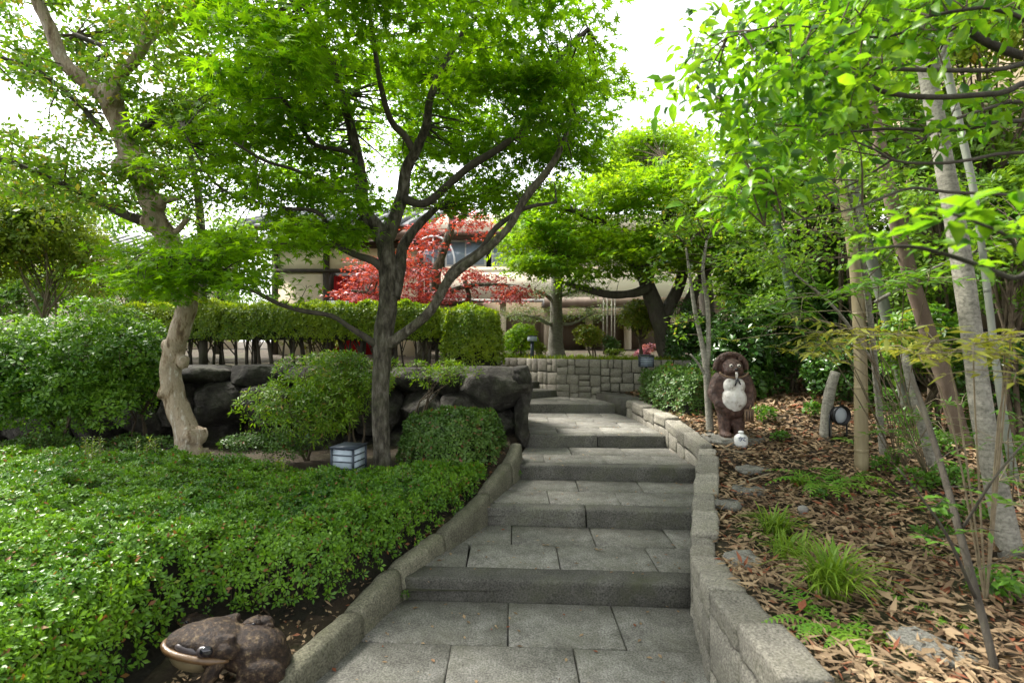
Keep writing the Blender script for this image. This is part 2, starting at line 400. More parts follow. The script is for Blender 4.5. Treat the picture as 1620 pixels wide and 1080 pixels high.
# the flight that turns off behind the boulders, and the step to the side path
def poly_block(name, pts, z0, z1, m, parent, bev=.012):
    pts = np.array(pts, float); c = pts.mean(0); k = len(pts)
    ins = c + (pts - c) * (1 - bev / np.linalg.norm(pts - c, axis=1, keepdims=True))
    v = np.concatenate([np.c_[pts, np.full(k, z0)], np.c_[pts, np.full(k, z1 - bev)], np.c_[ins, np.full(k, z1)]])
    f = [list(range(k))[::-1], list(range(2 * k, 3 * k))]
    for i in range(k):
        j = (i + 1) % k; f += [[i, j, k + j, k + i], [k + i, k + j, 2 * k + j, 2 * k + i]]
    mb = MB(); mb.add(v, f); return mb.obj(name, M[m], parent, org=(*c, z0))
dv = np.array([-.567, .823]); nv = np.array([-.823, -.567])
for k in range(5):
    a = np.array([.76, 8.60]) + dv * (.0 + .48 * k); z = .885 + .115 * k
    poly_block('step_stone', [a + nv * .02 + [0, 0], a + dv * .6 + nv * .02, a + dv * .6 + nv * 1.35, a + nv * 1.35 + [0, .06]][::-1], z - .3, z, 'nosing', path_o)
poly_block('step_stone', [(1.36, 8.30), (1.62, 7.36), (3.3, 7.45), (3.3, 8.0), (2.6, 7.92)], .6, .875, 'nosing', path_o)

# ------------------------------------------------------------------ kerb on the planted side
kerb = thing('stone_kerb', 'rounded granite kerb rising along the clipped hedge side of the steps', 'kerb', (-1.1, 2.5, .1))
kj = [.5, 1.5, 2.3, 2.95, 3.36, 3.80, 4.42, 4.98, 5.45]
for a, b in zip(kj[:-1], kj[1:]):
    yy = np.linspace(a + .004, b - .004, 12); prof = [(.02, -.45), (.012, -.14), (.0, -.035), (-.010, -.010), (-.025, .0), (-.06, .004), (-.095, .0), (-.115, -.008), (-.127, -.03), (-.132, -.14), (-.132, -.45)]
    off = rng.normal(0, .008, 2); v = []
    for j, y in enumerate(yy):
        e = .010 if j in (0, 11) else 0
        dx = np.interp(y + .05, LY, LX) - np.interp(y - .05, LY, LX); t = np.array([dx, .1]); t /= np.linalg.norm(t); nrm = np.array([t[1], -t[0]])
        for (o, z) in prof:
            p = np.array([Lx(y), y]) + nrm * (o + off[0] + .010 * mnoise.noise(Vector((y * 9, z * 14, o * 20)))); zz = KTOP(y) + z - (e if z > -.3 else 0) + off[1] + .011 * mnoise.noise(Vector((p[0] * 11, p[1] * 11, z * 8)))
            v.append([p[0], p[1], zz])
    k = len(prof); idx = np.arange(12 * k).reshape(12, k)
    mb = MB(); mb.add(v, [np.stack([idx[:-1, :-1], idx[:-1, 1:], idx[1:, 1:], idx[1:, :-1]], -1).reshape(-1, 4), list(range(k))[::-1], list(range(11 * k, 12 * k))])
    mb.obj('kerb_stone', M['kerb'], kerb, org=v[3], smooth=True)

# ------------------------------------------------------------------ masonry: faces of irregular squared stones
def face_stone(mb, q, nrm, depth=.10, bulge=.012, gap=.006):
    "q: four corners on the wall plane (counter-clockwise seen from outside)"
    q = np.asarray(q, float); c = q.mean(0); nrm = np.asarray(nrm, float)
    e = c + (q - c) * np.maximum(.3, 1 - gap / np.linalg.norm(q - c, axis=1, keepdims=True) * 1.4)
    i2 = c + (e - c) * .82 + nrm * bulge
    v = np.concatenate([e - nrm * depth, e, i2, [c + nrm * bulge * rng.uniform(.8, 2.0)]])
    f = []
    for i in range(4):
        j = (i + 1) % 4; f += [[i, j, 4 + j, 4 + i], [4 + i, 4 + j, 8 + j, 8 + i], [8 + i, 8 + j, 12]]
    mb.add(v, f)
def cut(r, out, lo, hi):
    "random squared-rubble subdivision of the rectangle (u0, u1, v0, v1)"
    u0, u1, v0, v1 = r; du, dv_ = u1 - u0, v1 - v0
    if (du < hi and dv_ < hi * .8 and rng.random() < .75) or (du < lo * 1.7 and dv_ < lo * 1.5): out.append(r); return
    if du > dv_ * rng.uniform(.9, 1.5) and du > lo * 1.6:
        m_ = u0 + du * rng.uniform(.35, .65); cut((u0, m_, v0, v1), out, lo, hi); cut((m_, u1, v0, v1), out, lo, hi)
    elif dv_ > lo * 1.3:
        m_ = v0 + dv_ * rng.uniform(.35, .65); cut((u0, u1, v0, m_), out, lo, hi); cut((u0, u1, m_, v1), out, lo, hi)
    else: out.append(r)
def masonry(parent, A, B, z0, zA, zB, lo, hi, m='wallstone', core=.3):
    A = np.array(A, float); B = np.array(B, float); L = np.linalg.norm(B - A); t = (B - A) / L; nrm = np.array([t[1], -t[0], 0])
    out = []; k = max(1, round(L / 1.2))
    for s in range(k): cut((L * s / k, L * (s + 1) / k, 0, 1 * (zA - z0)), out, lo, hi)
    H = zA - z0
    for (u0, u1, v0, v1) in out:
        q = []
        for (u, v_) in ((u0, v0), (u1, v0), (u1, v1), (u0, v1)):
            top = zA + (zB - zA) * u / L; p = A + t * u; q.append([p[0], p[1], z0 + (top - z0) * v_ / H])
        q = np.array(q); jit = rng.normal(0, .006, 4); q[:, 2] += np.where((q[:, 2] > z0 + .02) & (np.array([0, 0, 1, 1]) * v1 < H - .01), jit, 0)
        mb = MB(); face_stone(mb, q, nrm); mb.obj('stone', M[m], parent, org=q.mean(0))
    c = MB(); a3 = [*A, 0]; 
    i = lambda p, z, o: [p[0] - nrm[0] * o, p[1] - nrm[1] * o, z]
    v = [i(A, z0 - .3, .03), i(B, z0 - .3, .03), i(B, zB - .015, .03), i(A, zA - .015, .03), i(A, z0 - .3, core), i(B, z0 - .3, core), i(B, zB - .015, core), i(A, zA - .015, core)]
    c.add(v, [[0, 1, 2, 3], [5, 4, 7, 6], [3, 2, 6, 7], [4, 0, 3, 7], [1, 5, 6, 2]]); return c.obj('mortar_core', M['mortar'], parent)
fw = thing('masonry_wall', 'pale squared rubble garden wall closing off the top landing', 'wall', (.75, 8.66, .7))
masonry(fw, (.75, 8.60), (3.4, 7.75), .70, 1.41, 1.41, .12, .30)
masonry(fw, (-.55, 10.45), (.75, 8.60), .78, 1.38, 1.41, .14, .30)
# low wall with rough coping along the leaf-strewn bed
lw = thing('low_stone_wall', 'low kinked granite wall holding the leaf-strewn bed beside the steps', 'wall', (1.0, 2.5, 0))
WP = [(.93, .5), (.95, 1.2), (.965, 1.8), (.985, 2.55), (1.14, 3.24), (1.50, 4.2), (1.86, 5.05), (1.80, 5.99), (1.64, 7.55)]
for a, b in zip(WP[:-1], WP[1:]):
    A, B = np.array(a), np.array(b); L = np.linalg.norm(B - A); t = (B - A) / L; nr = np.array([-t[1], t[0]])   # towards the path
    if a[1] > 5 and b[1] < 6: nr = np.array([-t[1], t[0]])
    k = max(1, int(round(L / rng.uniform(.27, .38)))); us = np.linspace(0, L, k + 1); us[1:-1] += rng.normal(0, .05, k - 1)
    capth = .12
    for u0, u1 in zip(us[:-1], us[1:]):
        p0, p1 = A + t * (u0 + .004), A + t * (u1 - .004); z0, z1 = WTOP(p0[1]), WTOP(p1[1])
        wdt = .17 + rng.normal(0, .015); dz = rng.normal(0, .008)
        th = capth + rng.uniform(-.02, .05)
        top = np.array([[*(p0 + nr * .012), z0 + dz], [*(p1 + nr * .012), z1 + dz], [*(p1 - nr * wdt), z1 + dz + .005], [*(p0 - nr * wdt), z0 + dz + .005]])[::-1]
        bot = top.copy(); bot[:, 2] -= th
        mb = MB(); rough_block(mb, bot, top, 8, .012, .018, 10.0, rng.random() * 9); mb.obj('coping_stone', M['wallstone'], lw, org=top.mean(0), smooth=True)
        ub = u0
        while ub < u1 - .01:
            ue = min(u1, ub + rng.uniform(.2, .34)); ue = u1 if u1 - ue < .1 else ue
            pa, pb = A + t * ub, A + t * ue
            zb = min(float(pathz(pa[1])), float(pathz(pb[1]))) - .12
            zc = (WTOP(pa[1]) - th, WTOP(pb[1]) - th)
            mid = rng.uniform(.35, .6); spl = [(0, 1)] if min(zc) - zb < .26 else [(0, mid), (mid, 1)]
            for s0, s1 in spl:
                q = [[*pa, zb + (zc[0] - zb) * s0], [*pb, zb + (zc[1] - zb) * s0], [*pb, zb + (zc[1] - zb) * s1], [*pa, zb + (zc[0] - zb) * s1]][::-1]
                mb = MB(); face_stone(mb, q, [nr[0], nr[1], 0], .12, .01, .005); mb.obj('stone', M['wallstone'], lw, org=np.mean(q, 0))
            ub = ue
    cm = MB(); i4 = lambda p, z, o: [*(p - nr * o), z]
    za, zb2 = WTOP(A[1]) - .05, WTOP(B[1]) - .05
    v = [i4(A, -.2, .03), i4(B, -.2, .03), i4(B, zb2, .03), i4(A, za, .03), i4(A, -.2, .15), i4(B, -.2, .15), i4(B, zb2, .15), i4(A, za, .15)]
    cm.add(v, BOXF); cm.obj('mortar_core', M['mortar'], lw)

# ------------------------------------------------------------------ boulder retaining wall
bw = thing('boulder_wall', 'dark mossy retaining wall of big rounded boulders below the upper hedge', 'wall', (-2, 6.3, .5))
def boulder(px, py, wpx, hpx, Yc, depth=.42, boxy=.62, nz=.10, a=0.0):
    c = P(px, py, Yc); k = Yc / FOC
    mb = MB(); blob(mb, c + [0, depth * .35, 0], (wpx * k * .56, depth, hpx * k * .58), 14, boxy, nz * .28, 5.0, a, seed=px * .37 + py, facets=16)
    v = mb.v[0]; lim = 1.385 + .02 * np.sin(v[:, 0] * 3 + px); v[:, 2] = np.where(v[:, 2] > lim, lim + (v[:, 2] - lim) * .25, v[:, 2])
    v[:, 0] = np.minimum(v[:, 0], .235 + .05 * np.sin(v[:, 2] * 6))
    mb.obj('boulder', M['rock'], bw, org=c, smooth=False)
BL = [(322, 593, 80, 34), (407, 594, 95, 36), (492, 596, 80, 36), (575, 598, 90, 40), (655, 600, 76, 40), (712, 602, 60, 44), (348, 640, 84, 70), (428, 640, 84, 64), (505, 645, 76, 66),
      (590, 650, 92, 70), (668, 648, 72, 56), (724, 650, 62, 56), (783, 616, 116, 74), (823, 598, 34, 40), (828, 662, 30, 92), (776, 672, 84, 56), (700, 690, 80, 46), (630, 705, 80, 50),
      (325, 705, 100, 74), (415, 708, 90, 72), (500, 712, 90, 70), (570, 716, 70, 60), (760, 712, 90, 46), (285, 640, 50, 66), (255, 600, 70, 44), (180, 600, 84, 44), (100, 602, 84, 46), (20, 602, 90, 46),
      (235, 660, 80, 76), (150, 660, 96, 80), (55, 662, 100, 80), (240, 730, 100, 70), (140, 732, 100, 70), (40, 735, 110, 70), (-60, 604, 90, 50), (-60, 670, 110, 90), (-60, 740, 110, 70), (690, 730, 70, 40)]
for (px, py, wp, hp) in BL:
    boulder(px, py, wp, hp, 6.22 + rng.normal(0, .04) + (.05 if py < 605 else 0) - .06 * (px > 800), boxy=rng.uniform(.5, .75), nz=rng.uniform(.12, .20))
# ------------------------------------------------------------------ buildings
M.update(
    cream=noisy('cream_plaster', [(.3, (.72, .60, .44)), (.7, (.79, .67, .51))], 3, .9, .15, 80, .004),
    beige=noisy('beige_render', [(.3, (.68, .60, .46)), (.7, (.76, .68, .54))], 2, .9, .15, 60, .004),
    brownwall=noisy('brown_render', [(.3, (.20, .155, .10)), (.7, (.28, .225, .155))], 3, .9, .25, 60, .004),
    timber=noisy('dark_timber', [(.3, (.030, .022, .017)), (.7, (.065, .048, .036))], 8, .7, .3, 30, .004, stretch=(1, 1, .2)),
    soffit=noisy('soffit_boards', [(.3, (.09, .055, .035)), (.7, (.15, .095, .06))], 8, .7, .3, 30, .004, stretch=(.2, 1, 1)),
    doorwood=noisy('door_brown', [(.3, (.12, .085, .06)), (.7, (.17, .125, .09))], 6, .6, .2, 40, .003, stretch=(1, 1, .2)),
    tile=noisy('roof_tile', [(.3, (.10, .105, .11)), (.7, (.20, .205, .21))], 6, .55, .3, 30, .004),
    concrete=noisy('concrete', [(.3, (.30, .29, .27)), (.7, (.40, .39, .36))], 3, .9, .3, 50, .004),
    redcloth=noisy('red_cloth', [(.3, (.36, .008, .012)), (.7, (.55, .02, .03))], 6, .8, .2),
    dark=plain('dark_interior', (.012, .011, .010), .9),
    white=plain('white_paint', (.78, .78, .77), .5),
    glass=plain('window_glass', (.30, .38, .50), .08, 0.0, .9),
    shoji=noisy('paper_screen', [(.3, (.62, .64, .68)), (.7, (.74, .75, .78))], 2, .8, 0),
)
def bx(name, m, parent, x0, x1, y0, y1, z0, z1):
    mb = MB(); box(mb, ((x0 + x1) / 2, (y0 + y1) / 2, (z0 + z1) / 2), (abs(x1 - x0), abs(y1 - y0), abs(z1 - z0)))
    return mb.obj(name, M[m], parent, org=((x0 + x1) / 2, (y0 + y1) / 2, z0))

# tea house: cream panels, dark posts, deep eaves, tiled roof
th_ = thing('tea_house', 'cream plastered tea house with dark eaves and a red-draped doorway', 'house', (-3.5, 11, 1.4))
HX0, HX1, HY = -5.05, -1.9, 11.0
bx('wall', 'cream', th_, HX0, -4.02, HY, HY + .15, 1.3, 3.18)
bx('wall', 'cream', th_, HX0, HX1, HY, HY + .15, 3.25, 3.75)
bx('wall', 'cream', th_, -2.6, HX1, HY, HY + .15, 1.3, 3.18)
bx('side_wall', 'cream', th_, HX0, HX0 + .15, HY + .16, HY + 4, 1.3, 3.75)
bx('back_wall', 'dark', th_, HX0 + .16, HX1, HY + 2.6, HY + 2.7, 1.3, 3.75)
for x in (HX0 - .03, -3.98, -2.62, HX1 - .06): bx('post', 'timber', th_, x - .06, x + .06, HY - .05, HY + .1, 1.3, 3.75)
bx('beam', 'timber', th_, HX0 - .1, HX1 + .1, HY - .06, HY + .1, 3.18, 3.25)
bx('beam', 'timber', th_, HX0 - .2, HX1 + .2, HY - .12, HY + .1, 3.70, 3.84)
cl = MB()
for i in range(10):
    x = -3.90 + i * .07; z = 1.5
    box(cl, (x, HY + .32 + .02 * math.sin(i * 2.1), 2.3), (.066, .02 + .015 * math.cos(i * 1.7), 1.7), .3 * math.sin(i * 1.3))
cl.obj('curtain', M['redcloth'], th_)
bx('counter', 'redcloth', th_, -3.9, -2.7, HY + .55, HY + 1.2, 1.35, 2.35)
def roof(parent, x0, x1, ye, ze, yr, zr, tilem='tile', step=.26):
    d = np.array([yr - ye, zr - ze]); L = np.linalg.norm(d); d /= L; nn = np.array([-d[1], d[0]])
    mb = MB()   # boarded underside
    q = lambda s, o: (ye + d[0] * s + nn[0] * o, ze + d[1] * s + nn[1] * o)
    v = []
    for o in (-.09, 0):
        for s in (0, L):
            y_, z_ = q(s, o); v += [[x0, y_, z_], [x1, y_, z_]]
    mb.add(v, [[0, 1, 3, 2], [4, 6, 7, 5], [0, 4, 5, 1], [2, 3, 7, 6], [0, 2, 6, 4], [1, 5, 7, 3]])
    rf = mb.obj('roof', M['soffit'], parent, org=((x0 + x1) / 2, ye, ze))
    k = int((x1 - x0) / step)
    tm = None
    for i in range(k + 1):                                   # tile rolls from ridge to eave
        x = x0 + (x1 - x0) * i / k
        if tm is None:
            t_ = MB(); a = q(-.05, .035); b = q(L, .035); tube(t_, [[0, a[0] - ye, a[1] - ze], [0, b[0] - ye, b[1] - ze]], .055, 8); tm = t_.mesh('roof_tile_row', (0, 0, 0), True); tm.materials.append(M[tilem])
        o = bpy.data.objects.new('roof_tile_row', tm); link(o, rf, (x, ye, ze))
    for i in range(k):
        x = x0 + (x1 - x0) * (i + .5) / k
        if i == 0:
            t_ = MB(); a = q(-.04, .02); b = q(L, .02); w_ = (x1 - x0) / k / 2
            t_.add([[-w_, a[0] - ye, a[1] - ze], [w_, a[0] - ye, a[1] - ze], [w_, b[0] - ye, b[1] - ze], [-w_, b[0] - ye, b[1] - ze], [-w_, a[0] - ye, a[1] - ze - .03], [w_, a[0] - ye, a[1] - ze - .03]], [[0, 1, 2, 3], [4, 5, 1, 0]]); pm = t_.mesh('roof_tile_pan', (0, 0, 0)); pm.materials.append(M[tilem])
        o = bpy.data.objects.new('roof_tile_pan', pm); link(o, rf, (x, ye, ze))
    for i in range(int((x1 - x0) / .42)):                    # rafters under the eave
        x = x0 + .2 + .42 * i; r = MB(); a = q(.03, -.13); b = q(1.6, -.13); tube(r, [[x, a[0], a[1]], [x, b[0], b[1]]], .032, 4); r.obj('rafter', M['timber'], rf)
    return rf
roof(th_, -5.4, -1.7, HY - .95, 3.98, HY + 1.9, 5.0)
wc = MB(); box(wc, (-3.55, HY - .55, 2.35), (.42, .02, .36), .2); wc.obj('white_cloth', M['white'], th_)  # plain white board modelled for the white cloth at the doorway

# two-storey building behind the upper terrace
mh = thing('main_building', 'two-storey cream building with brown doors and a long canopy behind the terrace', 'building', (2, 15.2, 1.45))
BY = 15.2
bx('wall', 'beige', mh, -4.6, 9.0, BY, BY + .3, 2.95, 3.75)
bx('wall', 'brownwall', mh, -4.6, 9.0, BY + .5, BY + .7, 1.3, 2.95)
bx('canopy', 'concrete', mh, .9, 6.2, BY - 1.3, BY + .5, 2.72, 2.86)
bx('canopy_fascia', 'doorwood', mh, .88, 6.22, BY - 1.34, BY - 1.3, 2.64, 2.9)
for x in (-.9, .35, 1.75, 2.9, 4.1): 
    d = bx('door', 'doorwood', mh, x - .52, x + .52, BY + .44, BY + .5, 1.35, 2.5)
    bx('door_panel', 'doorwood', d, x - .40, x + .40, BY + .42, BY + .44, 1.5, 2.4)
for x in (-1.6, -.27, 1.06, 2.33, 3.5, 4.8): bx('pillar', 'cream', mh, x - .09, x + .09, BY + .2, BY + .5, 1.3, 2.95)
bx('string_course', 'concrete', mh, -4.7, 9.1, BY - .12, BY + .0, 2.86, 2.95)
bx('wall', 'beige', mh, -4.6, 9.0, BY + .3, BY + .5, 3.75, 3.95)
for i in range(9):
    x = -4.2 + i * 1.4
    if i in (1, 2, 3, 6, 7):
        wd = bx('window', 'white', mh, x - .62, x + .62, BY + .24, BY + .3, 3.95, 4.75)
        for k in (0, 1): bx('pane', 'glass', wd, x - .56 + .58 * k, x - .02 + .58 * k, BY + .22, BY + .24, 4.01, 4.69)
    else: bx('wall_pier', 'beige', mh, x - .7, x + .7, BY + .2, BY + .5, 3.95, 4.75)
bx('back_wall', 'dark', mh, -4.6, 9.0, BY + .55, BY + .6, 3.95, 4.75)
bx('eave', 'soffit', mh, -5.0, 9.4, BY - .5, BY + .6, 4.75, 4.9)
bx('parapet', 'beige', mh, -4.8, 9.2, BY + .1, BY + 4, 4.9, 5.5)
rl = MB(); th = np.linspace(0, math.pi, 14); tube(rl, np.stack([-2.25 + .62 * -np.cos(th), np.full(14, BY - .6), 3.75 + .95 * np.sin(th) ** .7], 1), .03, 6); tube(rl, [[-2.25, BY - .6, 3.7], [-2.25, BY - .6, 4.68]], .02, 5); rl.obj('handrail', M['white'], mh)

# building along the far side of the leaf-strewn bed
sh = thing('side_building', 'brown rendered building with a dark opening behind the grove of trunks', 'building', (5.6, 6, .6))
SX = 5.4
bx('plinth', 'brownwall', sh, SX, SX + .3, 1.5, 11, .3, 1.18)
bx('sill', 'timber', sh, SX - .12, SX + .3, 1.5, 11, 1.18, 1.32)
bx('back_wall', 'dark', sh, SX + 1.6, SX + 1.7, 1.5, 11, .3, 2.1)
for y in (2.2, 4.4, 6.6, 8.8): bx('pillar', 'brownwall', sh, SX + .02, SX + .28, y, y + .3, 1.32, 1.85)
bx('lintel', 'brownwall', sh, SX - .02, SX + .3, 1.5, 11, 1.85, 2.12)
bx('floor_slab', 'concrete', sh, SX + .3, SX + 1.6, 1.5, 11, 1.2, 1.3)
bx('wall', 'brownwall', sh, SX, SX + .3, 1.5, 11, 2.12, 5.6)
for y in (2.6, 4.9, 7.2):
    wd = bx('window', 'timber', sh, SX - .03, SX, y, y + 1.5, 2.6, 3.7)
    for k in (0, 1): bx('pane', 'shoji', wd, SX - .045, SX - .03, y + .06 + k * .72, y + .72 + k * .72, 2.66, 3.64)
bx('gutter', 'timber', sh, SX - .3, SX + .3, 1.4, 11.1, 5.6, 5.75)
# neighbouring roof glimpsed beyond the shrubs
nh = thing('neighbour_house', 'grey roofed house half hidden beyond the tall shrubs', 'house', (-12, 17, 1.5))
bx('wall', 'beige', nh, -17.5, -9.2, 17, 17.2, 1.4, 4.5)
wd = bx('window', 'timber', nh, -12.6, -11.2, 16.94, 17, 3.0, 4.1); bx('pane', 'glass', wd, -12.5, -11.3, 16.92, 16.94, 3.1, 4.0)
roof(nh, -18, -8.6, 16.2, 4.5, 18.6, 5.5, step=.4)
# ------------------------------------------------------------------ leaves
def star(lobes):
    ang, ln = zip(*lobes); v = [(0, 0, 0)]; out = []
    n_ = len(ang)
    for i in range(n_):
        a = math.radians(ang[i]); out.append((ln[i] * math.cos(a), ln[i] * math.sin(a), -.13 * ln[i] + .03 * (i % 2)))
        if i < n_ - 1:
            b = math.radians((ang[i] + ang[i + 1]) / 2); k = .30 * min(ln[i], ln[i + 1]) + .06; out.append((k * math.cos(b), k * math.sin(b), .02))
    v += [(x + .3, y, z) for x, y, z in out]; v[0] = (.22, 0, .0)
    f = [[0, i, i + 1] for i in range(1, len(out))]
    v = np.array(v); return v / 1.25, np.array(f)
T_MAPLE = star([(-128, .42), (-84, .70), (-42, .92), (0, 1.0), (42, .92), (84, .70), (128, .42)])
T_MAPLE5 = star([(-100, .55), (-48, .88), (0, 1.0), (48, .88), (100, .55)])
T_MAPLE3 = star([(-75, .72), (0, 1.0), (75, .72)])
T_SLIM = (np.array([(0, 0, 0), (.42, .14, .03), (1, 0, -.08), (.42, -.14, .03)]), np.array([[0, 2, 1], [0, 3, 2]]))
T_OVAL = (np.array([(0, 0, -.02), (.3, .20, .09), (.3, 0, .02), (.3, -.20, .09), (.65, .18, .04), (.65, 0, -.03), (.65, -.18, .04), (1, 0, -.20)]),
          np.array([[0, 2, 1], [0, 3, 2], [1, 2, 5], [1, 5, 4], [2, 3, 6], [2, 6, 5], [4, 5, 7], [5, 6, 7]]))
T_LEAF = (np.array([(0, 0, 0), (.45, .2, .05), (.5, 0, 0), (.45, -.2, .05), (1, 0, -.06)]), np.array([[0, 2, 1], [0, 3, 2], [1, 2, 4], [2, 3, 4]]))
T_LANCE = (np.array([(0, 0, 0), (.38, .125, .03), (.45, 0, 0), (.38, -.125, .03), (1, 0, -.10)]), np.array([[0, 2, 1], [0, 3, 2], [1, 2, 4], [2, 3, 4]]))
T_DIAM = (np.array([(0, 0, 0), (.5, .24, .04), (1, 0, -.04), (.5, -.24, .04)]), np.array([[0, 2, 1], [0, 3, 2]]))
T_CURL = (np.array([(0, 0, 0), (.4, .10, .06), (.45, 0, .02), (.4, -.10, .06), (1, 0, .09)]), np.array([[0, 2, 1], [0, 3, 2], [1, 2, 4], [2, 3, 4]]))

def unit(a): return a / (np.linalg.norm(a, axis=-1, keepdims=True) + 1e-9)
def frames(nrm, d):
    n_ = unit(nrm); d = unit(d - n_ * (d * n_).sum(-1, keepdims=True)); return d, np.cross(n_, d), n_
class Leaves:
    "a cloud of leaves; the largest in view can be split off as single leaves"
    def __init__(s): s.p = []; s.n = []; s.d = []; s.s = []
    def add(s, p, n_, d, size):
        s.p.append(p); s.n.append(n_); s.d.append(d); s.s.append(np.broadcast_to(size, (len(p),)))
    def build(s, T, m, parent, name='crown', singles=0, T1=None, hide=None):
        p = np.concatenate(s.p); n_ = np.concatenate(s.n); d = np.concatenate(s.d); sz = np.concatenate(s.s)
        d, b, n_ = frames(n_, d)
        keep = np.linalg.norm(p - [0, 0, EYE], axis=1) > .55
        if hide is not None: keep &= ~hide(p)
        if singles:
            q = p; yy = np.maximum(q[:, 1], .05); px = 810 + q[:, 0] / yy * FOC; py = 540 - (q[:, 2] - EYE) / yy * FOC
            inn = (q[:, 1] > .3) & (px > 0) & (px < 1620) & (py > 0) & (py < 1080) & keep
            sc_ = np.where(inn, sz / yy, 0); order = np.argsort(-sc_)[:singles]
            t1 = T1 or T; me = MB(); me.add(t1[0], [t1[1]]); me = me.mesh('leaf', (0, 0, 0)); me.materials.append(m)
            from mathutils import Matrix
            po = ORG[parent.name]
            for i in order:
                if sc_[i] <= 0: continue
                o = bpy.data.objects.new('leaf', me); COL.objects.link(o); o.parent = parent; k = sz[i]
                mt = Matrix(((d[i][0] * k, b[i][0] * k, n_[i][0] * k, p[i][0] - po[0]), (d[i][1] * k, b[i][1] * k, n_[i][1] * k, p[i][1] - po[1]), (d[i][2] * k, b[i][2] * k, n_[i][2] * k, p[i][2] - po[2]), (0, 0, 0, 1)))
                o.matrix_basis = mt
            keep[order] = False
        p, n_, d, b, sz = p[keep], n_[keep], d[keep], b[keep], sz[keep]
        app = sz * 512 / np.linalg.norm(p - [0, 0, EYE], axis=1)      # size in the picture decides how finely a leaf is cut
        maple = T is T_MAPLE or T is T_MAPLE5
        sets = [(T, app >= (8.6 if maple else 8.0))]
        if maple: sets = [(T, app >= 8.6), (T_MAPLE5, (app < 8.6) & (app >= 6.6)), (T_MAPLE3, app < 6.6)]
        else: sets.append((T_DIAM if T is not T_LANCE else T_SLIM, app < 8.0))
        mb = MB()
        for T_, s_ in sets:
            if not s_.any(): continue
            up_ = 1.2 if T_ is T_MAPLE3 and T is not T_MAPLE3 else 1.0
            v = p[s_][:, None] + up_ * sz[s_][:, None, None] * (T_[0][None, :, 0:1] * d[s_][:, None] + T_[0][None, :, 1:2] * b[s_][:, None] + T_[0][None, :, 2:3] * n_[s_][:, None])
            k = len(T_[0]); f = T_[1][None] + (np.arange(s_.sum()) * k)[:, None, None]; mb.add(v.reshape(-1, 3), [f.reshape(-1, 3)])
        return mb.obj(name, m, parent, kind='stuff')

def inpoly(px, py, poly):
    poly = np.asarray(poly, float); x0, y0 = poly[:, 0], poly[:, 1]; x1, y1 = np.roll(x0, -1), np.roll(y0, -1); c = np.zeros(len(px), bool)
    for a, b, e, g in zip(x0, y0, x1, y1):
        t = ((b > py) != (g > py)) & (px < (e - a) * (py - b) / (g - b + 1e-12) + a); c ^= t
    return c
def fill(poly, k, ylo, yhi, holes=(), r=rng):
    "k bough centres: anywhere in depth between ylo and yhi within the cone of the outline"
    poly = np.asarray(poly, float); lo, hi = poly.min(0), poly.max(0); out = []
    while len(out) < k:
        q = r.uniform(lo, hi, (400, 2)); q = q[inpoly(q[:, 0], q[:, 1], poly)]
        for h in holes: q = q[np.hypot(q[:, 0] - h[0], q[:, 1] - h[1]) > h[2]]
        for a in q: out.append(P(a[0], a[1], r.uniform(ylo, yhi)))
    return np.array(out[:k])
def spray(L, tw, c, rad, n_, size, flat=1.0, rnd=.45, per=9, sr=.11, r=rng, droop=.25, root=None):
    "one bough: twigs spread through a flattened ellipsoid, each with a fan of leaves"
    m_ = max(1, n_ // per); u = unit(r.normal(size=(m_, 3))) * (r.random((m_, 1)) ** .45); cen = c + u * rad
    up = unit(np.array([0, 0, 1.0]) * flat + u * np.array([.5, .5, .3]) + r.normal(0, rnd * .6, (m_, 3)))
    k = np.repeat(np.arange(m_), per); N_ = len(k)
    off = r.normal(size=(N_, 3)); off -= up[k] * (off * up[k]).sum(1, keepdims=True); off = unit(off) * (r.random((N_, 1)) ** .5)
    p = cen[k] + off * sr + r.normal(0, .018, (N_, 3))
    nn = up[k] + r.normal(0, rnd, (N_, 3)); d = off + r.normal(0, .35, (N_, 3)) - np.array([0, 0, droop])
    L.add(p, nn, d, size * r.uniform(.7, 1.2, N_))
    if tw is not None:
        base = c if root is None else root
        for i in range(0, m_, 2): tube(tw, [base + (cen[i] - base) * .12, base + (cen[i] - base) * .55 + [0, 0, .02], cen[i]], [.003, .002, .001], 3, cap=False)
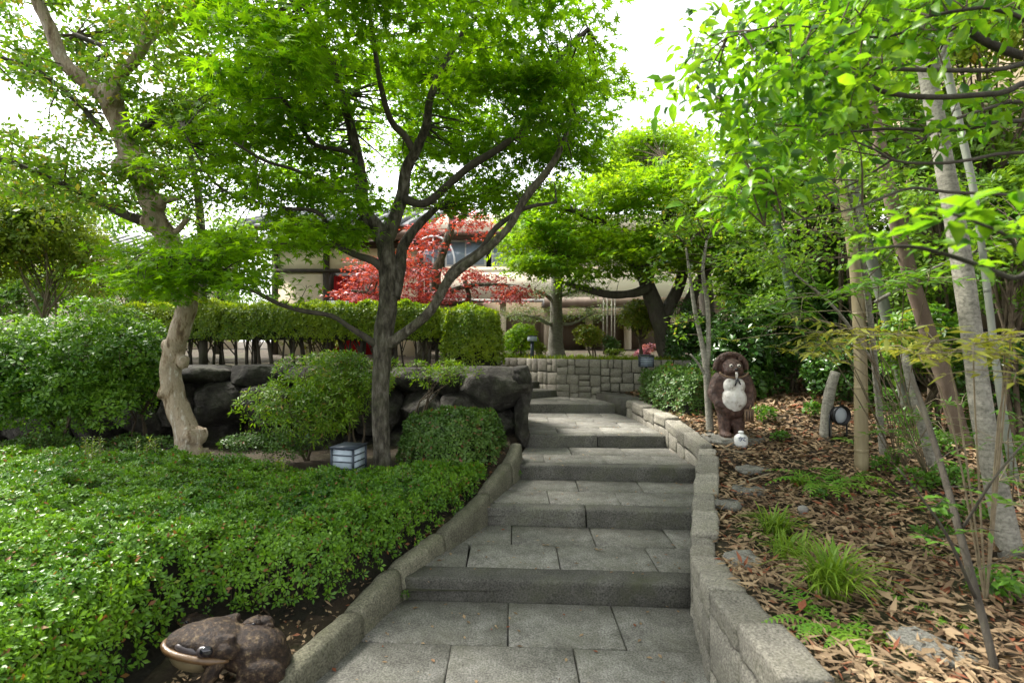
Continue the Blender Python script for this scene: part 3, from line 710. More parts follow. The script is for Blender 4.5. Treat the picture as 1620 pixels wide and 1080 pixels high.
class Tree:
    def __init__(s, name, label, base, cat='tree', group=None):
        s.t = thing(name, label, cat, base, group); s.nodes = []; s.L = Leaves(); s.tw = MB()
    def limb(s, pts, m, name='branch', seg=10, bump_=.12, sub=4, taper_end=None):
        "pts: (px, py, depth, diameter in photo pixels)"
        p = np.array([P(a, b, y) for a, b, y, _ in pts]); r = np.array([dpx * y / FOC / 2 * math.cos(math.atan((a - 810) / FOC)) for a, _, y, dpx in pts])
        return s.limb_w(p, r, m, name, seg, bump_, sub)
    def limb_w(s, p, r, m, name='branch', seg=10, bump_=.12, sub=4):
        mb = MB(); tube(mb, p, r, seg, bump_, sub=sub); mb.obj(name, M[m], s.t, smooth=True)
        s.nodes += list(smooth_path(p, 4)); return p
    def boughs(s, cen, rad, n_, size, m_twig='twig', thick=.008, links=True, **kw):
        s.tm = m_twig; nodes = np.array(s.nodes) if s.nodes else None
        for c in cen:
            rr = np.asarray(rad) * rng.uniform(.75, 1.25)
            if links and nodes is not None:
                q = nodes[np.argmin(np.linalg.norm((nodes - c) * [1, 1, 1.3], axis=1))]; L_ = np.linalg.norm(c - q)
                if L_ > .05:
                    mid = (q + c) / 2 + rng.normal(0, .06, 3) * L_ + [0, 0, .04 * L_]
                    tube(s.tw, [q, mid, c], [min(.011, thick * .6 + .004 * L_), thick * .5, thick * .25], 5, cap=False, sub=3)
            spray(s.L, s.tw, c, rr, n_, size, **kw)
    def done(s, T, m, singles=0, T1=None, hide=None):
        if s.L.p: s.L.build(T, m, s.t, 'crown', singles, T1, hide)
        if s.tw.v: s.tw.obj('twigs', M[s.tm], s.t, kind='stuff')

M.update(
    l_maple=leafmat('maple_leaf', (.045, .140, .006), (.21, .37, .010), trans=.6, tcol=1.7, rough=.5, patch=1.0),
    l_maple2=leafmat('bright_maple_leaf', (.075, .20, .008), (.25, .385, .014), trans=.52, tcol=1.5, rough=.5),
    l_red=leafmat('red_maple_leaf', (.22, .016, .026), (.44, .09, .10), trans=.38, tcol=1.2, rough=.5),
    l_myrtle=leafmat('crape_myrtle_leaf', (.07, .18, .018), (.19, .31, .03), (.28, .26, .06), trans=.5, tcol=1.4),
    l_azalea=leafmat('azalea_leaf', (.030, .105, .010), (.145, .29, .015), (.20, .085, .03), trans=.3, rough=.38, f3=.955, tcol=1.3, patch=2.6),
    l_azalea2=leafmat('loose_azalea_leaf', (.055, .14, .010), (.19, .31, .016), (.26, .18, .05), trans=.38, f3=.96, tcol=1.4),
    l_azalea3=leafmat('dull_azalea_leaf', (.035, .090, .014), (.095, .175, .028), (.15, .06, .03), trans=.25, f3=.95, tcol=1.2),
    l_fine=leafmat('fine_shrub_leaf', (.036, .12, .012), (.155, .285, .024), trans=.38, tcol=1.35),
    l_yellow=leafmat('yellowish_shrub_leaf', (.085, .17, .016), (.24, .31, .03), (.30, .20, .03), trans=.45, f3=.965, tcol=1.4),
    l_hedge=leafmat('hedge_leaf', (.070, .15, .010), (.24, .31, .014), trans=.4, tcol=1.5),
    l_dark=leafmat('camellia_leaf', (.020, .065, .012), (.075, .16, .024), trans=.22, rough=.28, tcol=1.3),
    l_mid=leafmat('broad_leaf', (.05, .145, .016), (.16, .27, .03), trans=.45, tcol=1.4),
    l_big=leafmat('large_glossy_leaf', (.065, .20, .012), (.21, .37, .020), (.045, .12, .025), trans=.5, rough=.35, f3=.85, tcol=1.4, patch=2.2),
    l_pine=leafmat('pale_needle', (.06, .115, .035), (.15, .21, .06), trans=.3, tcol=1.2),
    l_dome=leafmat('yellow_green_dome_leaf', (.10, .17, .014), (.27, .30, .025), (.32, .20, .05), trans=.35, f3=.95, tcol=1.2),
    l_nandina=leafmat('nandina_leaf', (.22, .27, .035), (.48, .47, .10), trans=.42, tcol=1.2),
    l_nandinag=leafmat('green_nandina_leaf', (.045, .14, .015), (.11, .22, .025), trans=.45, tcol=1.4),
    l_fern=leafmat('fern_frond', (.08, .23, .02), (.20, .35, .035), trans=.42, tcol=1.3),
    l_grass=leafmat('strap_grass', (.10, .21, .018), (.25, .36, .04), trans=.4, tcol=1.2),
    l_dry=leafmat('dry_leaf', (.085, .048, .024), (.37, .265, .155), (.19, .06, .026), trans=.1, rough=.75, f3=.9, tcol=1.0, patch=3),
    l_pink=leafmat('pink_blossom', (.42, .14, .22), (.60, .28, .36), trans=.3, tcol=1.0),
)

# ---- crape myrtle
t = Tree('crape_myrtle', 'gnarled crape myrtle with bare tan trunk and knobbly pruned limbs', P(303, 735, 5.0))
tp_ = [(305, 760, 5.0, 58), (302, 725, 5.0, 52), (290, 670, 5.0, 46), (274, 622, 4.98, 42), (271, 578, 4.95, 42), (284, 525, 4.9, 40), (297, 478, 4.9, 38), (290, 425, 4.85, 40), (264, 378, 4.8, 42), (241, 332, 4.75, 38), (222, 280, 4.7, 40), (206, 242, 4.7, 46), (190, 198, 4.65, 40), (172, 152, 4.6, 46), (166, 138, 4.6, 30)]
mb = MB(); tube(mb, [P(a, b, y) for a, b, y, _ in tp_], [dpx * y / FOC / 2 * math.cos(math.atan((a - 810) / FOC)) * .9 for a, _, y, dpx in tp_], 24, .15, sub=4)
for k, (a, b, y, r) in enumerate([(298, 692, 4.90, 12), (312, 690, 4.98, 13), (290, 572, 4.90, 9), (258, 622, 4.92, 8), (262, 545, 4.9, 7), (222, 250, 4.62, 13), (192, 266, 4.66, 13), (250, 320, 4.70, 12), (178, 150, 4.55, 15), (282, 470, 4.85, 9), (238, 352, 4.7, 13), (300, 730, 4.95, 26)]): blob(mb, P(a, b, y), np.array([1, 1, 1.25]) * r * y / FOC, 6, .1, .38, 2.6, seed=k * 3.1)
fuse('trunk', mb, M['myrtle'], t.t, .014, 3)
t.nodes += list(smooth_path([P(a, b, y) for a, b, y, _ in tp_], 3))
t.limb([(172, 158, 4.6, 36), (130, 125, 4.55, 31), (98, 95, 4.5, 27), (82, 50, 4.45, 25), (60, 5, 4.4, 23), (35, -50, 4.35, 21), (10, -130, 4.3, 14)], 'myrtle', bump_=.15)
t.limb([(174, 155, 4.6, 26), (190, 120, 4.6, 23), (214, 95, 4.55, 21), (231, 62, 4.55, 19), (229, 35, 4.5, 15), (220, 18, 4.5, 10)], 'myrtle', bump_=.15)
t.limb([(228, 70, 4.55, 14), (243, 58, 4.6, 14), (247, 38, 4.6, 12), (262, 45, 4.65, 9), (285, 30, 4.7, 7)], 'myrtle')
t.limb([(205, 215, 4.68, 16), (228, 200, 4.7, 14), (265, 178, 4.75, 14), (300, 170, 4.8, 12), (342, 148, 4.9, 11), (390, 130, 5, 6)], 'darkbark')
t.limb([(228, 350, 4.75, 22), (188, 336, 4.7, 15), (130, 306, 4.6, 12), (70, 278, 4.5, 11), (0, 250, 4.4, 10), (-80, 225, 4.3, 6)], 'darkbark')
t.limb([(165, 210, 4.65, 12), (125, 165, 4.6, 10), (60, 112, 4.5, 9), (0, 90, 4.4, 7), (-60, 60, 4.3, 5)], 'darkbark')
t.limb([(245, 322, 4.75, 14), (262, 317, 4.7, 12), (288, 312, 4.65, 9)], 'myrtle')
t.limb([(140, 100, 4.5, 9), (170, 80, 4.6, 9), (120, 55, 4.7, 8)], 'darkbark')
t.limb([(262, 372, 4.8, 14), (280, 365, 4.8, 11), (297, 345, 4.8, 9)], 'myrtle')
t.boughs(fill([(-60, -90), (320, -110), (345, 60), (330, 190), (280, 240), (270, 330), (60, 320), (-60, 300)], 230, 4.1, 5.8, [(20, 155, 46), (40, 20, 24), (100, 210, 20)]), (.20, .20, .10), 84, .066, flat=.8, rnd=.6, per=7, sr=.09)
t.boughs(fill([(60, 230), (330, 200), (330, 350), (120, 345)], 28, 4.4, 5.6, [(190, 300, 22)]), (.2, .2, .1), 70, .05, flat=.8, rnd=.6, per=7, sr=.09)
t.done(T_LEAF, M['l_myrtle'], 120)

# ---- great green maple over the steps
t = Tree('maple_tree', 'spreading green maple with forking grey trunk arching over the stone steps', P(605, 735, 4.85))
Y0 = 4.85
t.limb([(607, 765, Y0, 33), (605, 730, Y0, 29), (602, 660, Y0, 27), (603, 590, Y0, 28), (607, 530, Y0, 31), (614, 480, Y0, 30), (613, 430, Y0, 28), (611, 395, Y0, 28), (606, 368, Y0, 25)], 'bark', 'trunk', 18, .12)
t.limb([(609, 385, Y0, 26), (598, 360, Y0, 24), (575, 332, Y0, 22), (570, 275, 4.8, 20), (556, 205, 4.7, 16), (540, 150, 4.6, 13), (515, 80, 4.4, 10), (480, 10, 4.2, 7)], 'bark')
t.limb([(608, 385, Y0, 28), (622, 352, Y0, 22), (636, 312, Y0, 20), (643, 268, 4.8, 18), (657, 240, 4.75, 16), (674, 200, 4.7, 13), (680, 160, 4.6, 12), (700, 105, 4.5, 10), (730, 55, 4.4, 8), (745, -20, 4.3, 6)], 'bark')
t.limb([(620, 470, Y0, 26), (632, 430, 4.9, 20), (636, 395, 4.95, 17), (650, 370, 5.0, 15), (668, 350, 5.05, 13), (690, 330, 5.1, 9)], 'bark')
t.limb([(657, 243, 4.75, 12), (640, 215, 4.7, 11), (618, 190, 4.6, 10), (602, 135, 4.4, 9), (592, 70, 4.2, 8), (580, 0, 4.0, 7), (565, -80, 3.8, 5)], 'darkbark')
t.limb([(641, 315, 4.8, 15), (660, 322, 4.75, 13), (680, 318, 4.7, 13), (712, 290, 4.6, 12), (745, 262, 4.5, 12), (790, 235, 4.4, 11), (830, 200, 4.3, 10), (865, 155, 4.25, 9), (885, 95, 4.2, 7), (930, 45, 4.2, 4)], 'darkbark')
t.limb([(606, 548, Y0, 24), (640, 527, 4.8, 16), (682, 490, 4.7, 15), (712, 440, 4.6, 15), (760, 402, 4.5, 13), (803, 362, 4.4, 12), (832, 312, 4.35, 13), (872, 262, 4.3, 11), (895, 215, 4.3, 8), (905, 165, 4.3, 5)], 'bark')
t.limb([(708, 440, 4.6, 14), (722, 422, 4.62, 11), (760, 395, 4.6, 10), (785, 360, 4.55, 9), (830, 330, 4.5, 7), (880, 320, 4.5, 4)], 'darkbark')
t.limb([(608, 425, Y0, 18), (588, 412, 4.8, 13), (560, 402, 4.75, 11), (532, 385, 4.7, 10), (512, 345, 4.6, 8), (490, 332, 4.55, 7), (455, 330, 4.5, 6), (400, 318, 4.4, 5), (340, 290, 4.2, 4), (290, 205, 4.0, 3)], 'darkbark')
t.limb([(600, 548, Y0, 14), (560, 522, 4.7, 9), (525, 500, 4.6, 8), (480, 492, 4.5, 8), (440, 480, 4.4, 7), (405, 462, 4.3, 7), (370, 450, 4.2, 5), (310, 420, 4.0, 4), (230, 400, 3.8, 3)], 'darkbark')
t.limb([(572, 270, 4.8, 10), (550, 240, 4.6, 8), (500, 230, 4.4, 8), (470, 190, 4.2, 7), (440, 140, 4.0, 6), (420, 60, 3.8, 4)], 'darkbark')
t.limb([(545, 165, 4.6, 8), (520, 165, 4.5, 7), (480, 110, 4.2, 6), (450, 30, 4.0, 4)], 'darkbark')
t.limb([(570, 300, 4.8, 9), (530, 300, 4.6, 7), (470, 270, 4.3, 6), (420, 255, 4.1, 5), (370, 225, 3.9, 4)], 'darkbark')
hole = [(604, 22, 17), (828, 82, 20), (792, 112, 22), (430, 242, 26), (460, 262, 18), (662, 270, 14), (720, 265, 12), (640, 295, 14), (555, 350, 15), (470, 330, 14), (810, 250, 10)]
A = [(280, -120), (915, -120), (940, 60), (935, 110), (640, 110), (340, 110), (300, 60)]
t.boughs(fill(A, 120, 3.2, 5.4, hole), (.30, .30, .09), 125, .082, 'darkbark', flat=1.3, rnd=.42)
A2 = [(320, 90), (560, 90), (640, 90), (960, 90), (978, 165), (935, 225), (890, 255), (850, 250), (760, 225), (690, 235), (640, 150), (560, 175), (500, 225), (400, 240), (340, 190)]
t.boughs(fill(A2, 112, 4.5, 6.3, hole + [(650, 215, 34), (560, 215, 24)]), (.32, .32, .09), 115, .082, 'darkbark', flat=1.3, rnd=.42)
t.boughs(fill([(330, 110), (520, 120), (480, 220), (380, 230)], 16, 3.6, 4.4, hole), (.26, .26, .07), 100, .08, 'darkbark', flat=1.3, rnd=.42)
t.boughs(fill([(720, 110), (935, 100), (920, 200), (860, 200)], 14, 3.6, 4.3, hole), (.26, .26, .07), 100, .08, 'darkbark', flat=1.3, rnd=.42)
B = [(640, 200), (780, 190), (920, 230), (960, 240), (900, 300), (860, 330), (790, 350), (720, 335), (660, 320), (650, 260)]
t.boughs(fill(B, 52, 4.8, 6.2, hole), (.24, .24, .06), 80, .076, 'darkbark', flat=1.3, rnd=.42)
C = [(250, 190), (330, 185), (450, 230), (560, 220), (585, 330), (500, 350), (420, 350), (300, 330), (255, 270)]
t.boughs(fill(C, 50, 3.9, 5.8, hole), (.25, .25, .06), 90, .076, 'darkbark', flat=1.3, rnd=.42)
D = [(165, 395), (250, 370), (360, 380), (400, 360), (520, 350), (570, 365), (500, 385), (410, 395), (410, 450), (370, 455), (320, 475), (240, 475), (200, 430)]
t.boughs(fill(D, 56, 3.7, 4.7), (.24, .24, .05), 100, .070, 'darkbark', flat=1.5, rnd=.36)
t.boughs(fill([(440, 210), (560, 180), (640, 150), (720, 220), (820, 260), (800, 330), (700, 330), (560, 330), (450, 320)], 46, 5.4, 7.0, [(655, 275, 18), (590, 350, 20)]), (.32, .32, .07), 90, .08, 'darkbark', flat=1.3, rnd=.42)
t.boughs(fill([(610, 150), (760, 160), (800, 240), (700, 250), (620, 250)], 16, 5.4, 7.0), (.30, .30, .07), 90, .08, 'darkbark', flat=1.3, rnd=.42)
t.boughs(fill([(430, 340), (590, 345), (590, 385), (520, 392), (440, 385)], 26, 4.9, 6.0), (.22, .22, .05), 80, .07, 'darkbark', flat=1.4, rnd=.4)
t.boughs([P(485, 455, 4.4), P(460, 470, 4.4), P(500, 400, 4.5), P(560, 385, 4.6)], (.14, .14, .05), 30, .06, 'darkbark', flat=1.3)
t.done(T_MAPLE, M['l_maple'], 300)

# ---- slim tree standing between myrtle and maple
t = Tree('slim_tree', 'slim dark-stemmed tree rising behind the crape myrtle', P(322, 560, 6.9))
t.limb([(322, 585, 6.9, 15), (321, 480, 6.9, 14), (319, 380, 6.9, 15), (312, 300, 6.9, 13), (300, 240, 6.9, 9), (290, 180, 6.9, 6)], 'darkbark', 'trunk')
t.boughs(fill([(210, 140), (330, 120), (420, 200), (430, 320), (330, 350), (220, 330)], 40, 6.2, 7.8, [(430, 250, 26)]), (.3, .3, .12), 70, .07, per=7)
t.done(T_MAPLE5, M['l_maple2'])

# ---- red maple by the tea house
t = Tree('red_maple', 'red-leaved maple with pale twisting limbs before the tea house', P(668, 566, 8.8))
t.limb([(668, 575, 8.8, 22), (672, 520, 8.8, 20), (690, 480, 8.8, 18), (688, 440, 8.8, 16), (700, 400, 8.8, 14), (716, 352, 8.8, 12), (708, 335, 8.8, 8)], 'bark', 'trunk')
t.limb([(716, 352, 8.8, 9), (734, 342, 8.8, 8), (734, 318, 8.8, 6)], 'bark')
t.limb([(690, 478, 8.8, 10), (730, 480, 8.8, 8), (742, 470, 8.7, 7), (735, 445, 8.6, 6)], 'darkbark')
t.limb([(672, 510, 8.8, 10), (630, 480, 8.6, 8), (590, 465, 8.4, 6), (556, 460, 8.2, 4)], 'bark')
t.limb([(690, 470, 8.8, 9), (740, 452, 8.6, 7), (800, 450, 8.4, 4)], 'bark')
t.boughs(fill([(540, 470), (565, 430), (640, 390), (700, 425), (780, 432), (842, 462), (836, 482), (760, 470), (700, 478), (620, 482), (555, 482)], 84, 8.0, 9.6), (.30, .34, .06), 70, .07, flat=1.4, per=8, sr=.14)
t.boughs(fill([(640, 395), (665, 345), (720, 325), (770, 345), (765, 378), (700, 388)], 22, 8.2, 9.4, [(705, 385, 14)]), (.25, .3, .06), 60, .07, flat=1.4, per=8, sr=.14)
t.boughs(fill([(560, 405), (600, 395), (620, 440), (565, 445)], 6, 8.2, 9.0), (.25, .3, .06), 50, .07, flat=1.4, per=8, sr=.14)
t.done(T_MAPLE5, M['l_red'])

# ---- bright maple above the top landing
t = Tree('bright_maple', 'yellow-green maple in flat tiers with thick dark leaning trunk above the landing', P(1055, 575, 9.0))
t.limb([(1062, 600, 9.0, 40), (1056, 560, 9.0, 33), (1048, 520, 9.0, 30), (1032, 475, 9.0, 27), (1016, 432, 8.9, 22), (990, 395, 8.8, 20), (950, 352, 8.6, 14), (900, 330, 8.4, 10)], 'darkbark', 'trunk', 14, .15)
t.limb([(1026, 455, 8.9, 20), (1002, 464, 8.8, 14), (965, 466, 8.7, 13), (925, 457, 8.6, 10), (895, 448, 8.5, 6)], 'darkbark')
t.limb([(1020, 440, 8.9, 28), (1042, 375, 9.0, 20), (1060, 310, 9.0, 14), (1048, 250, 9.0, 9)], 'darkbark')
t.limb([(1048, 505, 9.0, 24), (1075, 450, 9.1, 19), (1092, 380, 9.2, 14), (1120, 325, 9.2, 10), (1150, 290, 9.2, 6)], 'darkbark')
t.limb([(1085, 500, 9.0, 26), (1100, 455, 8.9, 18), (1125, 420, 8.8, 10)], 'darkbark')
t.limb([(1000, 408, 8.8, 14), (950, 400, 8.6, 10), (880, 405, 8.4, 6)], 'darkbark')
t.boughs(fill([(800, 405), (835, 325), (900, 285), (950, 270), (1060, 255), (1140, 290), (1190, 350), (1150, 430), (1060, 430), (990, 435), (900, 462), (855, 440)], 270, 7.8, 9.9, [(905, 315, 8)]), (.42, .40, .09), 110, .095, flat=1.5, per=9, sr=.15)
t.boughs(fill([(785, 400), (800, 335), (860, 300), (890, 420), (845, 450)], 30, 7.8, 9.4), (.36, .36, .07), 100, .09, flat=1.5, per=9, sr=.15)
t.boughs(fill([(960, 300), (965, 225), (1020, 200), (1085, 215), (1100, 300)], 90, 9.4, 10.8), (.40, .40, .12), 110, .095, flat=1.3, per=9, sr=.15)
t.done(T_MAPLE5, M['l_maple2'])

# ---- grey straight-trunked tree on the terrace
t = Tree('terrace_tree', 'straight grey fluted trunk with thin tiers of pale foliage on the terrace', P(880, 566, 10.2))
t.limb([(880, 572, 10.2, 34), (880, 560, 10.2, 29), (879, 540, 10.2, 24), (880, 510, 10.2, 21), (880, 470, 10.2, 19), (881, 440, 10.2, 20), (884, 400, 10.2, 15), (884, 360, 10.2, 9)], 'greybark', 'trunk', 12, .1)
for q in ([(880, 512, 10.2, 9), (866, 511, 10.1, 7), (852, 503, 10.0, 5), (835, 500, 9.9, 3)], [(880, 512, 10.2, 6), (905, 512, 10.1, 5), (930, 500, 10, 3)], [(878, 478, 10.2, 8), (862, 466, 10.1, 6), (845, 458, 10, 3)], [(882, 470, 10.2, 7), (905, 462, 10.2, 5), (935, 455, 10.1, 3)]): t.limb(q, 'greybark', seg=6)
cen = np.concatenate([fill([(795, 500), (810, 482), (870, 480), (872, 505), (830, 512)], 14, 9.7, 10.5), fill([(890, 505), (900, 490), (955, 492), (950, 508)], 9, 9.7, 10.5), fill([(840, 465), (850, 440), (930, 435), (950, 460), (900, 470)], 14, 9.7, 10.5)])
t.boughs(cen, (.28, .28, .08), 130, .05, flat=1.2, per=10, sr=.12)
t.done(T_LANCE, M['l_pine'])

# ---- trees closing the view
for lab, pts, poly, ylo, yhi, k, m_, sz in [
    ('leafy green tree beyond the feathery shrub and myrtle', [(60, 560, 10.2, 22), (66, 460, 10.2, 20), (80, 380, 10.2, 14), (100, 300, 10.2, 8)], [(-120, 300), (0, 262), (120, 285), (230, 300), (250, 420), (200, 500), (-100, 500)], 9.4, 11.0, 70, 'l_mid', .12),
    ('leafy tree between myrtle trunk and tea house', [(345, 560, 9.6, 16), (350, 470, 9.6, 14), (340, 400, 9.6, 9)], [(220, 380), (300, 330), (380, 350), (415, 400), (425, 475), (380, 500), (240, 500)], 9.0, 10.4, 34, 'l_mid', .11),
    ('broad green tree rising behind the bright maple', [(1120, 560, 12.5, 26), (1115, 440, 12.5, 22), (1090, 340, 12.5, 16), (1060, 260, 12.5, 9)], [(985, 300), (1000, 235), (1060, 205), (1130, 225), (1230, 240), (1290, 330), (1280, 470), (1150, 480), (1060, 400)], 11.6, 13.4, 95, 'l_maple2', .13),
    ('tall green tree behind the bamboo poles', [(1330, 560, 9.0, 22), (1320, 400, 9.0, 18), (1300, 260, 9.0, 12)], [(1150, 330), (1200, 220), (1300, 160), (1420, 180), (1460, 330), (1440, 470), (1250, 480)], 8.4, 10.0, 80, 'l_mid', .11)]:
    t = Tree('garden_tree', lab, P(pts[0][0], pts[0][1] + 10, pts[0][2])); t.limb(pts, 'darkbark', 'trunk')
    t.boughs(fill(poly, k, ylo, yhi), (.5, .5, .26), 130, sz, thick=.014, flat=.8, rnd=.6, per=8, sr=.2); t.done(T_LEAF, M[m_])

# added out-of-view tree, its crown placed to shade the foot of the steps
t = Tree('unseen_shade_tree', 'added unseen leafy tree whose crown shades the lowest treads', (-4.6, -.6, .3))
t.limb_w([(-4.6, -.6, .1), (-4.5, -.5, 1.5), (-4.2, -.3, 2.8), (-3.6, 0, 3.8), (-2.8, .3, 4.3)], [.15, .12, .11, .08, .04], 'darkbark', 'trunk')
t.limb_w([(-4.2, -.3, 2.8), (-4.4, .6, 3.7), (-4.6, 1.4, 4.1)], [.08, .05, .03], 'darkbark'); t.limb_w([(-3.6, 0, 3.8), (-2.6, -.6, 4.4), (-1.5, -.5, 4.5)], [.06, .04, .02], 'darkbark')
cen = np.c_[rng.uniform(-6.0, -.8, 125), rng.uniform(-1.6, 2.5, 125), rng.uniform(4.15, 5.4, 125)]
t.boughs(cen, (.42, .42, .14), 70, .10, thick=.01, per=7, sr=.16); t.done(T_LEAF, M['l_maple'])
# ------------------------------------------------------------------ clipped hedges and shrubs
def polydist(x, y, poly):
    poly = np.asarray(poly, float); q = np.roll(poly, -1, 0); d = np.full(len(x), 9e9)
    for a, b in zip(poly, q):
        ab = b - a; t_ = np.clip(((x - a[0]) * ab[0] + (y - a[1]) * ab[1]) / (ab @ ab), 0, 1)
        d = np.minimum(d, np.hypot(x - a[0] - t_ * ab[0], y - a[1] - t_ * ab[1]))
    return np.where(inpoly(x, y, poly), d, -d)
def whorls(L, p, nrm, per, size, r=rng, spread=.8, sr=.008, rnd=.3):
    "leaf rosettes at shoot tips"
    k = np.repeat(np.arange(len(p)), per); N_ = len(k); a, b, n_ = frames(nrm, r.normal(size=nrm.shape))
    th = np.tile(np.arange(per) * 2 * np.pi / per, len(p)) + np.repeat(r.random(len(p)) * 6.3, per)
    rad = np.cos(th)[:, None] * a[k] + np.sin(th)[:, None] * b[k]
    d = rad * spread + n_[k] * .62 + r.normal(0, .2, (N_, 3)); nn = n_[k] - rad * .45 + r.normal(0, rnd, (N_, 3))
    L.add(p[k] + rad * sr, nn, d, size * np.repeat(r.uniform(.6, 1.25, len(p)), per) * r.uniform(.7, 1.15, N_))
def hedge(name, label, poly, zb, zt, soft, n_top, n_side, size, m, per=5, T=T_LEAF, cat='hedge', group=None, low=0.0, lump=.03, dens=None, core=True, vlo=0.0):
    poly = np.asarray(poly, float); c = poly.mean(0); t_ = thing(name, label, cat, (*c, float(zb(c[0], c[1]) if callable(zb) else zb)), group)
    zb_ = zb if callable(zb) else (lambda x, y: np.full(np.shape(x), float(zb)))
    zt_ = zt if callable(zt) else (lambda x, y: np.full(np.shape(x), float(zt)))
    def surf(x, y, ins=0.0):
        d = np.maximum(polydist(x, y, poly) - ins, 0); b0 = zb_(x, y)
        e = np.clip(d / soft, 0, 1); h = b0 + (zt_(x, y) - b0) * np.sqrt(np.clip(1 - (1 - e) ** 2, 0, 1))
        l = np.array([mnoise.noise(Vector((a * 3.1, b * 3.1, 5))) * lump + mnoise.noise(Vector((a * 9, b * 9, 1))) * lump * .7 + mnoise.noise(Vector((a * 21, b * 21, 7))) * lump * .45 for a, b in zip(x, y)])
        return h + l * (e > .3), e
    lo, hi = poly.min(0), poly.max(0); L = Leaves(); pts = []
    got = 0
    while got < n_top:
        q = rng.uniform(lo, hi, (n_top, 2)); d = polydist(q[:, 0], q[:, 1], poly); q = q[d > .004]
        if dens is not None: q = q[rng.random(len(q)) < dens(q[:, 0], q[:, 1])]
        pts.append(q); got += len(q)
    q = np.concatenate(pts)[:n_top]; z, e = surf(q[:, 0], q[:, 1]); ee = .02
    zx, _ = surf(q[:, 0] + ee, q[:, 1]); zy, _ = surf(q[:, 0], q[:, 1] + ee)
    nr = unit(np.stack([-(zx - z) / ee, -(zy - z) / ee, np.ones(len(z))], 1)); nr[:, 2] += .25
    p = np.c_[q, z] - unit(nr) * (rng.random((len(q), 1)) ** 2 * .07); zmin = zb_(q[:, 0], q[:, 1]) + low
    ok = p[:, 2] > zmin
    whorls(L, p[ok], nr[ok], per, size)
    if n_side:
        seg = np.roll(poly, -1, 0) - poly; ln = np.linalg.norm(seg, axis=1); i = rng.choice(len(poly), n_side, p=ln / ln.sum()); u = rng.random((n_side, 1))
        s = poly[i] + seg[i] * u; nrm = np.stack([seg[i][:, 1], -seg[i][:, 0]], 1) / ln[i][:, None]
        ori = np.sign(np.sum([a[0] * b[1] - b[0] * a[1] for a, b in zip(poly, np.roll(poly, -1, 0))])); nrm *= ori
        v_ = vlo + (1 - vlo) * rng.random(n_side) ** .7; s = s - nrm * (soft * .35 * v_ ** 2 + rng.random(n_side) ** 2 * .10)[:, None]
        b0 = zb_(s[:, 0], s[:, 1]) + low; z = b0 + (zt_(s[:, 0], s[:, 1]) - b0) * v_ * .93
        whorls(L, np.c_[s, z], np.c_[nrm, np.full(n_side, .45)], per, size)
    L.build(T, m, t_, 'foliage')
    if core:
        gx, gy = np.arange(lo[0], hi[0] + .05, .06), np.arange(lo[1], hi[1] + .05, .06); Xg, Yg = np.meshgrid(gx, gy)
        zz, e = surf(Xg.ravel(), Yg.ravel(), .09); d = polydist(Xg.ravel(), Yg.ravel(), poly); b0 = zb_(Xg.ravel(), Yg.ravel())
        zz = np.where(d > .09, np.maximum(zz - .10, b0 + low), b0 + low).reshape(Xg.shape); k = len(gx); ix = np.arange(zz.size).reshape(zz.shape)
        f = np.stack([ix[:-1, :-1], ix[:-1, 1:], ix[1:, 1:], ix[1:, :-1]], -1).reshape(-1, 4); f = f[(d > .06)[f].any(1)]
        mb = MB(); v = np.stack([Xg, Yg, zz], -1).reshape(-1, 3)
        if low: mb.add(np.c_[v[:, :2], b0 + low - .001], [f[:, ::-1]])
        mb.add(v, [f]); mb.obj('shaded_twig_core', M['core'], t_, kind='stuff')  # solid sheet blocking the view through, coloured as dark as the shaded inside
    return t_, surf
gz = lambda x, y: ground(x, y)
HP = [(-1.60, .55), (-1.66, 1.6), (-1.74, 2.2), (-1.72, 2.6), (-1.45, 2.85), (-1.04, 3.04), (-.76, 3.5), (-.56, 3.9), (-.36, 4.35), (-.22, 4.72), (-.5, 4.9), (-.95, 4.62), (-1.8, 4.40), (-2.6, 4.5), (-4.9, 4.6), (-5.4, 4.2), (-5.4, .55)]
near = lambda x, y: np.clip(2.9 / (x * x + y * y) ** .75, .12, 1) * (np.abs(x) < y * 1.12 + .5)
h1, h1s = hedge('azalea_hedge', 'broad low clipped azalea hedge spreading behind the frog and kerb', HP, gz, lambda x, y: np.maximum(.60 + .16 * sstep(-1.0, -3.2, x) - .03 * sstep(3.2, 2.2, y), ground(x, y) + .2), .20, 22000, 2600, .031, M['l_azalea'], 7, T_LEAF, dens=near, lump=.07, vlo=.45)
# long sprouts and bare stems along the hedge's shaded flank
st = MB()
for i in range(70):
    k = rng.integers(3, 8); a, b = np.array(HP[k]), np.array(HP[k + 1]); q = a + (b - a) * rng.random(); z = float(ground(q[0], q[1])); dx = rng.normal(0, .05, 2)
    tube(st, [[q[0] - .16 + dx[0], q[1] + .08, z], [q[0] - .10, q[1] + .05 + dx[1] * .5, z + .16], [q[0] - .07 + dx[0], q[1] + .03 + dx[1], z + .30]], [.006, .004, .002], 4, cap=False)
st.obj('stems', M['twig'], h1, kind='stuff')
sp = Leaves(); stm = MB()
for (px, py, yy) in [(135, 700, 4.2), (160, 690, 4.2), (225, 695, 4.25), (240, 700, 4.25), (150, 705, 4.0), (90, 715, 4.1), (640, 745, 4.1), (570, 750, 4.15), (330, 712, 4.2), (445, 722, 4.2)]:
    for j in range(3):
        tip = P(px + rng.normal(0, 8), py + rng.normal(0, 6), yy); b = tip - [0, 0, .16]
        tube(stm, [b, tip], [.003, .0015], 3, cap=False)
        pp = b + (tip - b) * np.linspace(.3, 1, 6)[:, None]; whorls(sp, pp, np.tile([0, 0, 1.0], (6, 1)), 4, .03)
